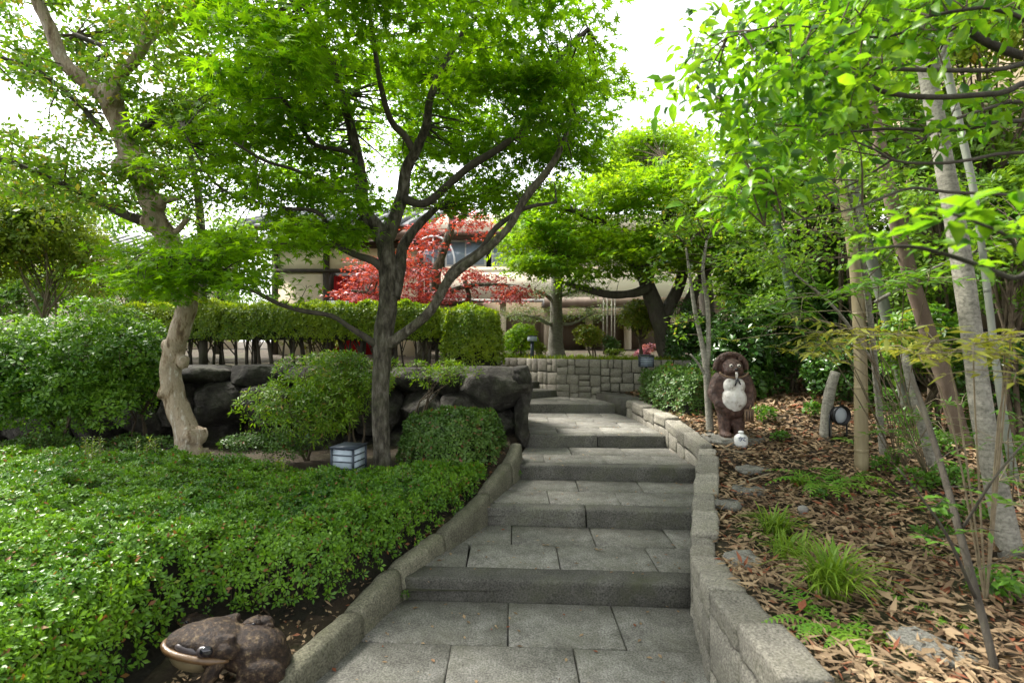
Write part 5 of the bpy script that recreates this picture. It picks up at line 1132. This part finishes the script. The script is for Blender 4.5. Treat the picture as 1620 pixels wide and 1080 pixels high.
def grass(label, px, py, k, ln, spread=.9):
    b = G(px, py); t_ = thing('grass_clump', label, 'grass', b, 'strap-leaved grass clumps'); mb = MB()
    for i in range(k):
        a = rng.random() * 6.283; h = np.array([math.cos(a), math.sin(a), 0]); L_ = ln * rng.uniform(.55, 1.1); e = rng.uniform(.3, 1) * spread; s_ = np.linspace(0, 1, 6); o = b + [*rng.normal(0, .035, 2), 0]
        c = o + h * (L_ * e * s_ ** 1.4)[:, None] + np.array([0, 0, 1]) * (L_ * (1.15 * s_ - (.35 + .55 * e) * s_ ** 2.2))[:, None]; w_ = .0048 * np.array([.6, 1, 1, .85, .55, .05]); sd_ = np.array([-h[1], h[0], 0])
        v = np.concatenate([c - sd_ * w_[:, None], c + sd_ * w_[:, None]]); mb.add(v, [[j, j + 1, j + 7, j + 6] for j in range(5)])
    mb.obj('blades', M['l_grass'], t_, kind='stuff')
grass('big yellow-green strap grass clump by the low wall', 1315, 945, 210, .40)
grass('grass tuft leaning towards the steps behind the big clump', 1225, 850, 150, .32)
grass('thin grass tuft between the two larger clumps', 1250, 885, 70, .30)
grass('wispy dry grass by the bright ferns', 1262, 770, 30, .2)
for lab, px, py, rad, n_ in [('low leafy plant beside the statue plinth', 1210, 672, (.16, .12, .12), 260), ('second low plant right behind the flask', 1235, 700, (.10, .09, .07), 120), ('low plant at the foot of the spotlight', 1290, 662, (.14, .1, .1), 200), ('leafy shrublet at the foot of the reddish trunk', 1440, 690, (.26, .2, .17), 520), ('glossy seedling clump behind the dark sapling', 1475, 720, (.22, .18, .14), 420), ('green undergrowth before the leaning grey pole', 1420, 655, (.28, .2, .2), 520), ('green undergrowth between speckled trunk and picture edge', 1600, 760, (.2, .18, .22), 420), ('spreading seedlings under the nandina', 1450, 775, (.2, .16, .09), 300), ('leafy patch behind the speckled trunk', 1540, 700, (.3, .2, .2), 480), ('bright seedling by the ferns', 1395, 745, (.12, .1, .08), 160), ('green seedlings around the dark sapling', 1510, 770, (.2, .15, .1), 260), ('tiny plant in the open litter', 1300, 790, (.05, .05, .04), 50), ('seedling patch by the speckled trunk', 1540, 830, (.2, .16, .08), 240), ('seedlings near the low wall corner', 1490, 860, (.14, .1, .05), 120), ('leafy seedlings at the picture corner', 1590, 960, (.14, .12, .1), 200)]:
    b = G(px, py); shrub('small_plant', lab.replace(' right', ''), b + [0, 0, rad[2] * .8], rad, n_, .05, M['l_nandinag'], b, T=T_LEAF, cat='plant', group='small plants in the litter', lobes=5, stem_r=.004)

def litter(name, label, k, xr, yr, cond, size, m, T, parent=None, zoff=.0, tilt=.28, dens=None):
    L = Leaves(); x = rng.uniform(*xr, k * 3); y = yr[0] + (yr[1] - yr[0]) * rng.random(k * 3) ** 1.35; ok = cond(x, y); x, y = x[ok][:k], y[ok][:k]; z = ground(x, y) + .03 * np.array([mnoise.noise(Vector((a * 2.1, b * 2.1, 0))) for a, b in zip(x, y)])
    k = len(x); th = rng.random(k) * 6.283; L.add(np.c_[x, y, z + .012 + rng.random(k) * .03 + zoff], np.c_[rng.normal(0, tilt, (k, 2)), np.ones(k)], np.c_[np.cos(th), np.sin(th), rng.normal(0, .12, k)], size * np.clip(rng.lognormal(-.35, .45, k), .25, 1.6))
    t_ = thing(name, label, 'leaf litter', (x.mean(), y.mean(), z.mean())); t_['kind'] = 'stuff'; L.build(T, m, t_, 'leaves')
litter('leaf_litter', 'carpet of dry bamboo and broad leaves over the raised bed', 27000, (1.0, 5.2), (1.2, 8.0), lambda x, y: (x > Rx(y) + .17) & (x < y * 1.1 + .4), .075, M['l_dry'], T_CURL)
litter('broad_leaf_litter', 'broader brown fallen leaves among the narrow ones on the bed', 4200, (1.0, 5.0), (1.2, 6.5), lambda x, y: (x > Rx(y) + .17) & (x < y * 1.1 + .4), .062, M['l_dry'], T_LEAF, zoff=.012)
litter('kerb_litter', 'dry leaf scraps on the soil between kerb and hedge', 2600, (-2.2, .1), (1.2, 5.6), lambda x, y: (x < Lx(y) - .15) & (x > Lx(y) - .6), .042, M['l_dry'], T_CURL)
L = Leaves(); k = 420; y = rng.uniform(1.3, 7.5, k); x = Lx(y) + (Rx(y) - Lx(y)) * rng.beta(.6, .6, k); th = rng.random(k) * 6.28
L.add(np.c_[x, y, pathz(y) + .006], np.c_[rng.normal(0, .1, (k, 2)), np.ones(k)], np.c_[np.cos(th), np.sin(th), np.zeros(k)], rng.uniform(.012, .045, k))
t_ = thing('path_litter', 'scattered tiny straw bits on the stone treads', 'leaf litter', (0, 4, .3)); t_['kind'] = 'stuff'; L.build(T_CURL, M['l_dry'], t_, 'leaves')
# flat stones and sticks in the bed
for lab, px, py, rx, ry in [('flat grey stone set behind the low wall corner', 1178, 890, .13, .11), ('flat stone nearer the steps in the litter', 1152, 800, .12, .12), ('flat stone sunk in litter beside the grass', 1185, 778, .15, .10), ('flat stone by the wall bend', 1190, 745, .16, .10), ('mossy flat stone in the litter under the sapling', 1480, 1035, .16, .09)]:
    b = G(px, py); mb = MB(); blob(mb, b + [0, 0, .012], (rx, ry, .032), 6, .5, .15, 2, rng.random() * 3, seed=px); tag(mb.obj('flat_stone', M['granite'], None, org=b, smooth=True), lab, 'stone', 'flat stones in the bed')
for lab, pts, r_ in [('pale curved stick in the litter near the grass clump', [(1355, 875), (1375, 868), (1400, 872)], .008), ('short grey branch near the picture bottom', [(1375, 1050), (1400, 1065), (1425, 1085)], .012), ('thin twig lying near the flask', [(1115, 690), (1150, 715), (1190, 722)], .01), ('brown twig by the wall bend', [(1170, 770), (1200, 760), (1222, 753)], .009)]:
    mb = MB(); p = [G(a, b) + [0, 0, .03] for a, b in pts]; tube(mb, p, [r_, r_, r_ * .6], 6, .15, sub=3); tag(mb.obj('fallen_stick', M['twiglight'], None, org=p[0], smooth=True), lab, 'stick', 'sticks in the litter')
b = G(1273, 818); t_ = thing('cut_bamboo_stump', 'short ribbed grey stump poking out of the litter', 'stump', b)
mb = MB(); lathe(mb, [(.034, -.05), (.035, .0), (.033, .02), (.036, .024), (.034, .045), (.037, .05), (.034, .066), (.030, .076), (.012, .084), (.001, .086)], b, 14, unit(np.array([-.15, .1, 1.0]))); mb.obj('stump', noisy('weathered_stump', [(.3, (.10, .095, .085)), (.7, (.24, .23, .21))], 30, .7, .3, stretch=(.3, .3, 3)), t_, smooth=True)

for lab, px, py in [('tiny weed at the foot of the low wall', 1130, 1062), ('weed in the corner of the second step', 1094, 836), ('tuft of moss weed beside the kerb joint', 640, 948), ('weed where the third step meets the kerb', 822, 750)]:
    Yw = (EYE - .02) * FOC / (py - 540); Yw = [y for y in np.linspace(1.5, 8, 3000) if EYE - (py - 540) / FOC * y <= pathz(y)][0]; b = P(px, py, Yw)
    shrub('path_weed', lab, b + [0, 0, .02], (.04, .03, .025), 45, .022, M['l_nandinag'], b, stems=0, cat='weed', group='weeds along the path', lobes=3)
# ------------------------------------------------------------------ lanterns and lamps
M.update(
    navy=plain('dark_navy_metal', (.028, .038, .055), .45, .3), panel=noisy('frosted_panel', [(.3, (.30, .36, .42)), (.7, (.38, .44, .50))], 3, .35, 0),
    black=plain('black_metal', (.012, .013, .015), .4, .4), lens=plain('lamp_lens', (.36, .40, .43), .15),
)
def lantern(label, c, s, h, rot, slats=4, post=0.0, group='slatted garden lanterns'):
    c = np.asarray(c, float); t_ = thing('garden_lantern', label, 'lantern', c - [0, 0, post], group)
    def part(name, m, boxes):
        mb = MB()
        for (o, sz) in boxes: box(mb, c + rotz(np.array(o, float), rot), sz, rot)
        return mb.obj(name, M[m], t_)
    part('lid', 'navy', [((0, 0, h + .006), (s + .012, s + .012, .014))]); part('base', 'navy', [((0, 0, .006), (s + .004, s + .004, .012))])
    for a in (-1, 1):
        for b in (-1, 1): part('corner_post', 'navy', [((a * (s / 2 - .007), b * (s / 2 - .007), h / 2), (.016, .016, h - .014))])
    for o, sz in (((0, -s / 2 + .012, h / 2), (s - .03, .006, h - .026)), ((0, s / 2 - .012, h / 2), (s - .03, .006, h - .026)), ((-s / 2 + .012, 0, h / 2), (.006, s - .03, h - .026)), ((s / 2 - .012, 0, h / 2), (.006, s - .03, h - .026))): part('panel', 'panel', [(o, sz)])
    for k in range(slats):
        z = h * (k + 1) / (slats + 1)
        part('slat', 'navy', [((0, -s / 2 + .005, z), (s - .03, .006, .009)), ((s / 2 - .005, 0, z), (.006, s - .03, .009)), ((-s / 2 + .005, 0, z), (.006, s - .03, .009)), ((0, s / 2 - .005, z), (s - .03, .006, .009))])
    if post:
        part('post', 'black', [((0, 0, -post / 2), (.035, .035, post))])
lantern('slatted box lantern half sunk in the hedge beside the maple trunk', P(552, 757, 4.60), .225, .29, math.radians(-14), 4)
c = P(1022, 580, 7.5); lantern('slatted box lantern standing above the small clipped hedge', c, .205, .16, math.radians(-10), 5, post=float(c[2] - ground(c[0], c[1])))
c = P(842, 540, 9.3); t_ = thing('post_lamp', 'small white box lamp on a dark post by the rounded shrub', 'lamp', (c[0], c[1], 1.37))
mb = MB(); tube(mb, [[c[0], c[1], 1.3], [c[0], c[1], c[2]]], .032, 8); mb.obj('post', M['navy'], t_)
mb = MB(); box(mb, c + [0, 0, .05], (.13, .13, .085), .4); mb.obj('lamp_head', M['panel'], t_); mb = MB(); box(mb, c + [0, 0, .098], (.145, .145, .012), .4); mb.obj('lamp_cap', M['navy'], t_)
# spotlight on a stub
b = G(1310, 692); yb = b[1]; t_ = thing('cut_tree', 'short pale cut stem standing beside the spotlight', 'tree stump', b); mb = MB()
tube(mb, [P(1305, 700, yb), P(1308, 650, yb), P(1314, 615, yb), P(1322, 588, yb)], np.array([18, 17, 16, 14]) * yb / FOC / 2, 10, .08, sub=3); mb.obj('trunk', M['greybark'], t_, smooth=True)
c = P(1326, 656, yb - .06); ax = unit(np.array([-.05, -.9, -.1]) + np.array([.25, 0, .1])); t_ = thing('spotlight', 'round black garden spotlight with pale lens in the litter', 'spotlight', [c[0], c[1], float(ground(c[0], c[1]))])
mb = MB(); lathe(mb, [(.02, -.13), (.06, -.12), (.075, -.06), (.082, .0), (.095, .02), (.097, .055), (.088, .055), (.080, .02), (.01, .016)], c, 24, ax); mb.obj('housing', M['black'], t_, smooth=True)
mb = MB(); lathe(mb, [(.079, .02), (.076, .026), (.04, .034), (.005, .036)], c, 24, ax); mb.obj('lens', M['lens'], t_, smooth=True)
mb = MB(); z0 = float(ground(c[0], c[1])); tube(mb, [[c[0] - .085, c[1], c[2]], [c[0] - .085, c[1], z0 + .03], [c[0], c[1], z0], [c[0] + .085, c[1], z0 + .03], [c[0] + .085, c[1], c[2]]], .008, 6); mb.obj('bracket', M['black'], t_)
mb = MB(); tube(mb, [[c[0], c[1], z0 + .02], [c[0], c[1], z0 - .1]], .02, 8); mb.obj('spike', M['black'], t_)

# ------------------------------------------------------------------ raccoon dog statue
M.update(
    clay=noisy('brown_glaze', [(.30, (.022, .010, .007)), (.5, (.062, .030, .021)), (.7, (.13, .072, .052))], 26, .45, 1.0, 40, .02, spec=.5),
    belly=noisy('chalky_white_glaze', [(.34, (.25, .21, .17)), (.46, (.55, .52, .48)), (.7, (.70, .69, .66))], 16, .55, .7, 30, .01),
    tan=noisy('tan_glaze', [(.3, (.16, .10, .06)), (.7, (.27, .18, .11))], 20, .5, .3),
    eyewhite=plain('eye_white', (.6, .55, .48), .35), eyeblack=plain('eye_black', (.008, .008, .012), .15, 0, .7),
    porcelain=noisy('white_porcelain', [(.3, (.55, .56, .55)), (.7, (.70, .71, .70))], 12, .3, .1), cobalt=plain('cobalt_brush', (.02, .03, .09), .4),
)
b = G(1157, 693); b = b + [0, 0, .03]; K = .84; yaw = math.radians(-6); TB = b
def tp(x, y, z): return TB + rotz(np.array([x, y, z]) * K, yaw)
st_ = thing('flat_rock_plinth', 'flat grey rock under the raccoon dog statue', 'rock', b - [0, 0, .06])
mb = MB(); blob(mb, b + [.02, 0, -.045], (.34, .25, .055), 8, .45, .16, 1.8, .2, seed=4.2); mb.obj('rock', M['granite'], st_, smooth=True)
tk = thing('raccoon_dog_statue', 'glazed brown raccoon dog statue with round white belly on a flat rock', 'statue', b)
mb = MB(); R_ = np.array([K] * 3)
for c, r in (((0, 0, .40), (.21, .19, .20)), ((0, .02, .58), (.20, .165, .19)), ((0, .0, .70), (.15, .13, .10)), ((0, -.03, .84), (.125, .12, .115)), ((-.06, -.10, .80), (.055, .05, .05)), ((.06, -.10, .80), (.055, .05, .05)), ((0, -.14, .815), (.05, .06, .045)), ((-.085, -.07, .02), (.075, .11, .035)), ((.085, -.07, .02), (.075, .11, .035)), ((0, .16, .18), (.09, .13, .2))): blob(mb, tp(*c), np.array(r) * K, 6, 0, .04, 3)
for s_ in (-1, 1):
    capsule(mb, tp(.155 * s_, 0, .70), tp(.225 * s_, -.02, .52), .085 * K, .075 * K); capsule(mb, tp(.225 * s_, -.02, .52), tp(.185 * s_, -.10, .40), .07 * K, .05 * K); capsule(mb, tp(.085 * s_, 0, .30), tp(.08 * s_, -.01, .05), .095 * K, .065 * K)
    for f_ in range(4): capsule(mb, tp((.185 - .02 * f_) * s_, -.12, .40), tp((.175 - .02 * f_) * s_, -.145, .365), .014 * K, .012 * K)
body = fuse('body', mb, M['clay'], tk, .011, 3)
mb = MB(); blob(mb, tp(0, -.10, .46), np.array((.150, .13, .165)) * K, 8, 0, .05, 2.2); blob(mb, tp(-.045, -.105, .62), np.array((.085, .075, .10)) * K, 6, 0, .05, 3); blob(mb, tp(.045, -.105, .62), np.array((.085, .075, .10)) * K, 6, 0, .05, 3); fuse('belly', mb, M['belly'], tk, .010, 3)
mb = MB(); th = np.linspace(math.radians(-12), math.radians(192), 22); arc = [tp(.185 * math.cos(a), .02, .845 + .165 * math.sin(a)) for a in th]; tube(mb, arc, .034 * K, 8)
blob(mb, tp(0, .07, .87), np.array((.195, .06, .17)) * K, 6, 0, .03, 3); fuse('hat', mb, M['clay'], tk, .011, 2)
mb = MB(); th = np.linspace(math.radians(188), math.radians(352), 16); tube(mb, [tp(.17 * math.cos(a), -.085 - .06 * abs(math.sin(a)), .80 + .075 * math.sin(a)) for a in th], .010 * K, 6); mb.obj('chin_cord', M['tan'], tk, smooth=True)
for s_ in (-1, 1):
    mb = MB(); blob(mb, tp(.045 * s_, -.137, .868), np.array((.024, .018, .022)) * K, 4); e = mb.obj('eye', M['eyewhite'], tk, smooth=True)
    mb = MB(); blob(mb, tp(.045 * s_, -.152, .867), np.array((.012, .010, .012)) * K, 4); mb.obj('pupil', M['eyeblack'], e, smooth=True)
    mb = MB(); blob(mb, tp(.105 * s_, .0, .945), np.array((.035, .025, .04)) * K, 4); mb.obj('ear', M['clay'], tk, smooth=True)
mb = MB(); blob(mb, tp(0, -.198, .83), np.array((.022, .018, .016)) * K, 4); mb.obj('nose', M['eyeblack'], tk, smooth=True)
mb = MB(); tube(mb, [tp(0, -.185, .795), tp(.003, -.19, .77), tp(.006, -.18, .73), tp(.01, -.17, .715)], np.array([.014, .018, .015, .008]) * K, 8); mb.obj('beard', M['belly'], tk, smooth=True)
mb = MB(); tube(mb, [tp(.008, -.19, .715), tp(-.005, -.195, .67), tp(-.02, -.20, .63)], np.array([.016, .011, .008]) * K, 6); tube(mb, [tp(.008, -.19, .715), tp(.03, -.195, .68), tp(.045, -.20, .645)], np.array([.015, .011, .008]) * K, 6); mb.obj('cord_knot', M['eyeblack'], tk, smooth=True)
mb = MB(); box(mb, tp(.16, -.135, .27), np.array((.11, .04, .15)) * K, yaw); lg = mb.obj('ledger', M['tan'], tk)
mb = MB(); tube(mb, [tp(.16, -.16, .345), tp(.18, -.15, .40)], .006, 5); mb.obj('string', M['tan'], lg)
for k in range(3): mb = MB(); box(mb, tp(.13 + .03 * k, -.157, .27), np.array((.012, .004, .11)) * K, yaw); mb.obj('brush_stroke', M['clay'], lg)
# porcelain flask
b = G(1171, 706) + [0, -.02, .0]; fl = thing('sake_flask', 'white porcelain flask with dark blue brush mark at the statue foot', 'flask', b)
hh = .155; mb = MB(); lathe(mb, np.array([(.03, 0), (.052, .005), (.060, .03), (.062, .08), (.057, .105), (.040, .122), (.022, .130), (.019, .138), (.026, .142), (.027, .150), (.020, .158), (.004, .161)]) * [1.05, 1.0], b, 24); mb.obj('flask', M['porcelain'], fl, smooth=True)
mk = MB()
def onf(a, z): r_ = np.interp(z, [.03, .08, .105, .122], [.060, .062, .057, .040]) * 1.05 + .001; a = math.radians(-90 - 14 + a); return b + np.array([r_ * math.cos(a), r_ * math.sin(a), z])
for st in ([(-32, .098), (-10, .103), (14, .100), (34, .102)], [(-18, .108), (-20, .09)], [(18, .110), (16, .092)], [(-30, .082), (-5, .086), (20, .085)], [(-2, .10), (-8, .08), (-20, .066)], [(6, .084), (16, .074), (30, .068)]): tube(mk, [onf(*q) for q in st], np.linspace(.004, .0025, len(st)), 5, sub=3)
mk.obj('brush_mark', M['cobalt'], fl)

# ------------------------------------------------------------------ frogs
M.update(
    frog=noisy('speckled_brown_glaze', [(.36, (.007, .0035, .0025)), (.49, (.020, .011, .007)), (.57, (.042, .026, .015)), (.68, (.11, .078, .045))], 34, .55, 1.0, 60, .012, spec=.3, speck=(160, .4, 1.8)),
    froglip=noisy('ochre_glaze', [(.3, (.045, .022, .009)), (.7, (.12, .07, .03))], 20, .35, .3, spec=.6), frogmask=noisy('mauve_glaze', [(.3, (.04, .032, .035)), (.7, (.085, .07, .072))], 14, .35, .2, spec=.6),
    throat=noisy('cream_glaze', [(.3, (.12, .095, .05)), (.7, (.2, .16, .09))], 10, .4, .2, spec=.5),
)
def frog(label, base, yaw, K, pitch=0.0, simple=False, group=None):
    t_ = thing('frog_statue', label, 'statue', base, group); base = np.asarray(base, float)
    def q(x, y, z):
        p = np.array([x, y, z]) * K; c_, s_ = math.cos(pitch), math.sin(pitch); p = np.array([p[0] * c_ - p[2] * s_, p[1], p[0] * s_ + p[2] * c_]); return base + rotz(p, yaw)
    from mathutils import Matrix
    Ry = np.array(Matrix.Rotation(-pitch, 3, 'Y')); mb = MB()
    def bl(c, r): blob(mb, q(*c), np.array(r) * K, 6, 0, 0, 2, yaw, R=Ry)
    bl((-.12, 0, .15), (.21, .175, .135)); bl((-.22, 0, .10), (.15, .17, .10)); bl((.10, 0, .195), (.17, .17, .095)); bl((.20, 0, .185), (.125, .135, .075)); bl((.295, 0, .162), (.068, .085, .05)); bl((.08, 0, .12), (.16, .14, .09))
    for s_ in (-1, 1):
        capsule(mb, q(.315, .045 * s_, .192), q(.02, .13 * s_, .262), .017 * K, .028 * K); bl((.02, .14 * s_, .20), (.07, .045, .05)); bl((-.20, .165 * s_, .09), (.14, .065, .09)); capsule(mb, q(-.10, .20 * s_, .03), q(-.02, .22 * s_, .02), .04 * K, .03 * K)
        capsule(mb, q(.06, .14 * s_, .12), q(.08, .185 * s_, .05), .055 * K, .04 * K); capsule(mb, q(.08, .185 * s_, .05), q(.14, .17 * s_, .015), .036 * K, .022 * K)
        for f_ in (-1, 0, 1): capsule(mb, q(.13, .17 * s_, .015), q(.19, .17 * s_ + .04 * f_, .01), .014 * K, .010 * K)
    fuse('body', mb, M['frog'], t_, .010 * K if not simple else .016 * K, 3)
    mb = MB(); blob(mb, q(.16, 0, .10), np.array((.165, .13, .09)) * K, 6, 0, 0, 2, yaw, R=Ry); mb.obj('throat', M['throat'], t_, smooth=True)
    lip = [(.0, -.165, .155), (.10, -.17, .148), (.20, -.145, .142), (.29, -.105, .137), (.345, -.05, .135), (.362, 0, .135)]; lip = lip + [(x, -y, z) for x, y, z in lip[-2::-1]]
    mb = MB(); tube(mb, [q(*p) for p in lip], np.array([.010, .02, .022, .021, .02, .02, .02, .021, .022, .02, .010]) * K, 8, sub=3); mb.obj('lip', M['froglip'], t_, smooth=True)
    for s_ in (-1, 1):
        mb = MB(); blob(mb, q(.135, .145 * s_, .190), np.array((.052, .026, .036)) * K, 6, 0, 0, 2, yaw + .25 * s_, R=Ry); blob(mb, q(.235, .108 * s_, .172), np.array((.075, .022, .028)) * K, 6, 0, 0, 2, yaw - .42 * s_, R=Ry); mb.obj('cheek_stripe', M['frogmask'], t_, smooth=True)
        mb = MB(); blob(mb, q(.135, .166 * s_, .200), np.array((.036, .022, .030)) * K, 6, 0, 0, 2, yaw, R=Ry); mb.obj('eye', M['eyeblack'], t_, smooth=True)
        mb = MB(); blob(mb, q(.328, .046 * s_, .168), np.array((.010, .008, .007)) * K, 4); mb.obj('nostril', M['eyeblack'], t_, smooth=True)
K_, yw, pt = .77, math.radians(203), .30
e_ = np.array([.135, .166, .200]) * K_; e_ = rotz(np.array([e_[0] * math.cos(pt) - e_[2] * math.sin(pt), e_[1], e_[0] * math.sin(pt) + e_[2] * math.cos(pt)]), yw)
fb = P(326, 1030, 2.28) - e_
frog('large glazed brown frog crouching between hedge and kerb', fb, yw, K_, pt)
sb = P(308, 982, 2.66); frog('small brown frog behind the head of the large frog', sb - [0, 0, .03], math.radians(195), .22, .1, True, 'little frogs around the large frog')
sb = P(408, 984, 2.52); frog('small reddish frog on the back of the large frog', sb - [0, 0, .03], math.radians(212), .20, .15, True, 'little frogs around the large frog')
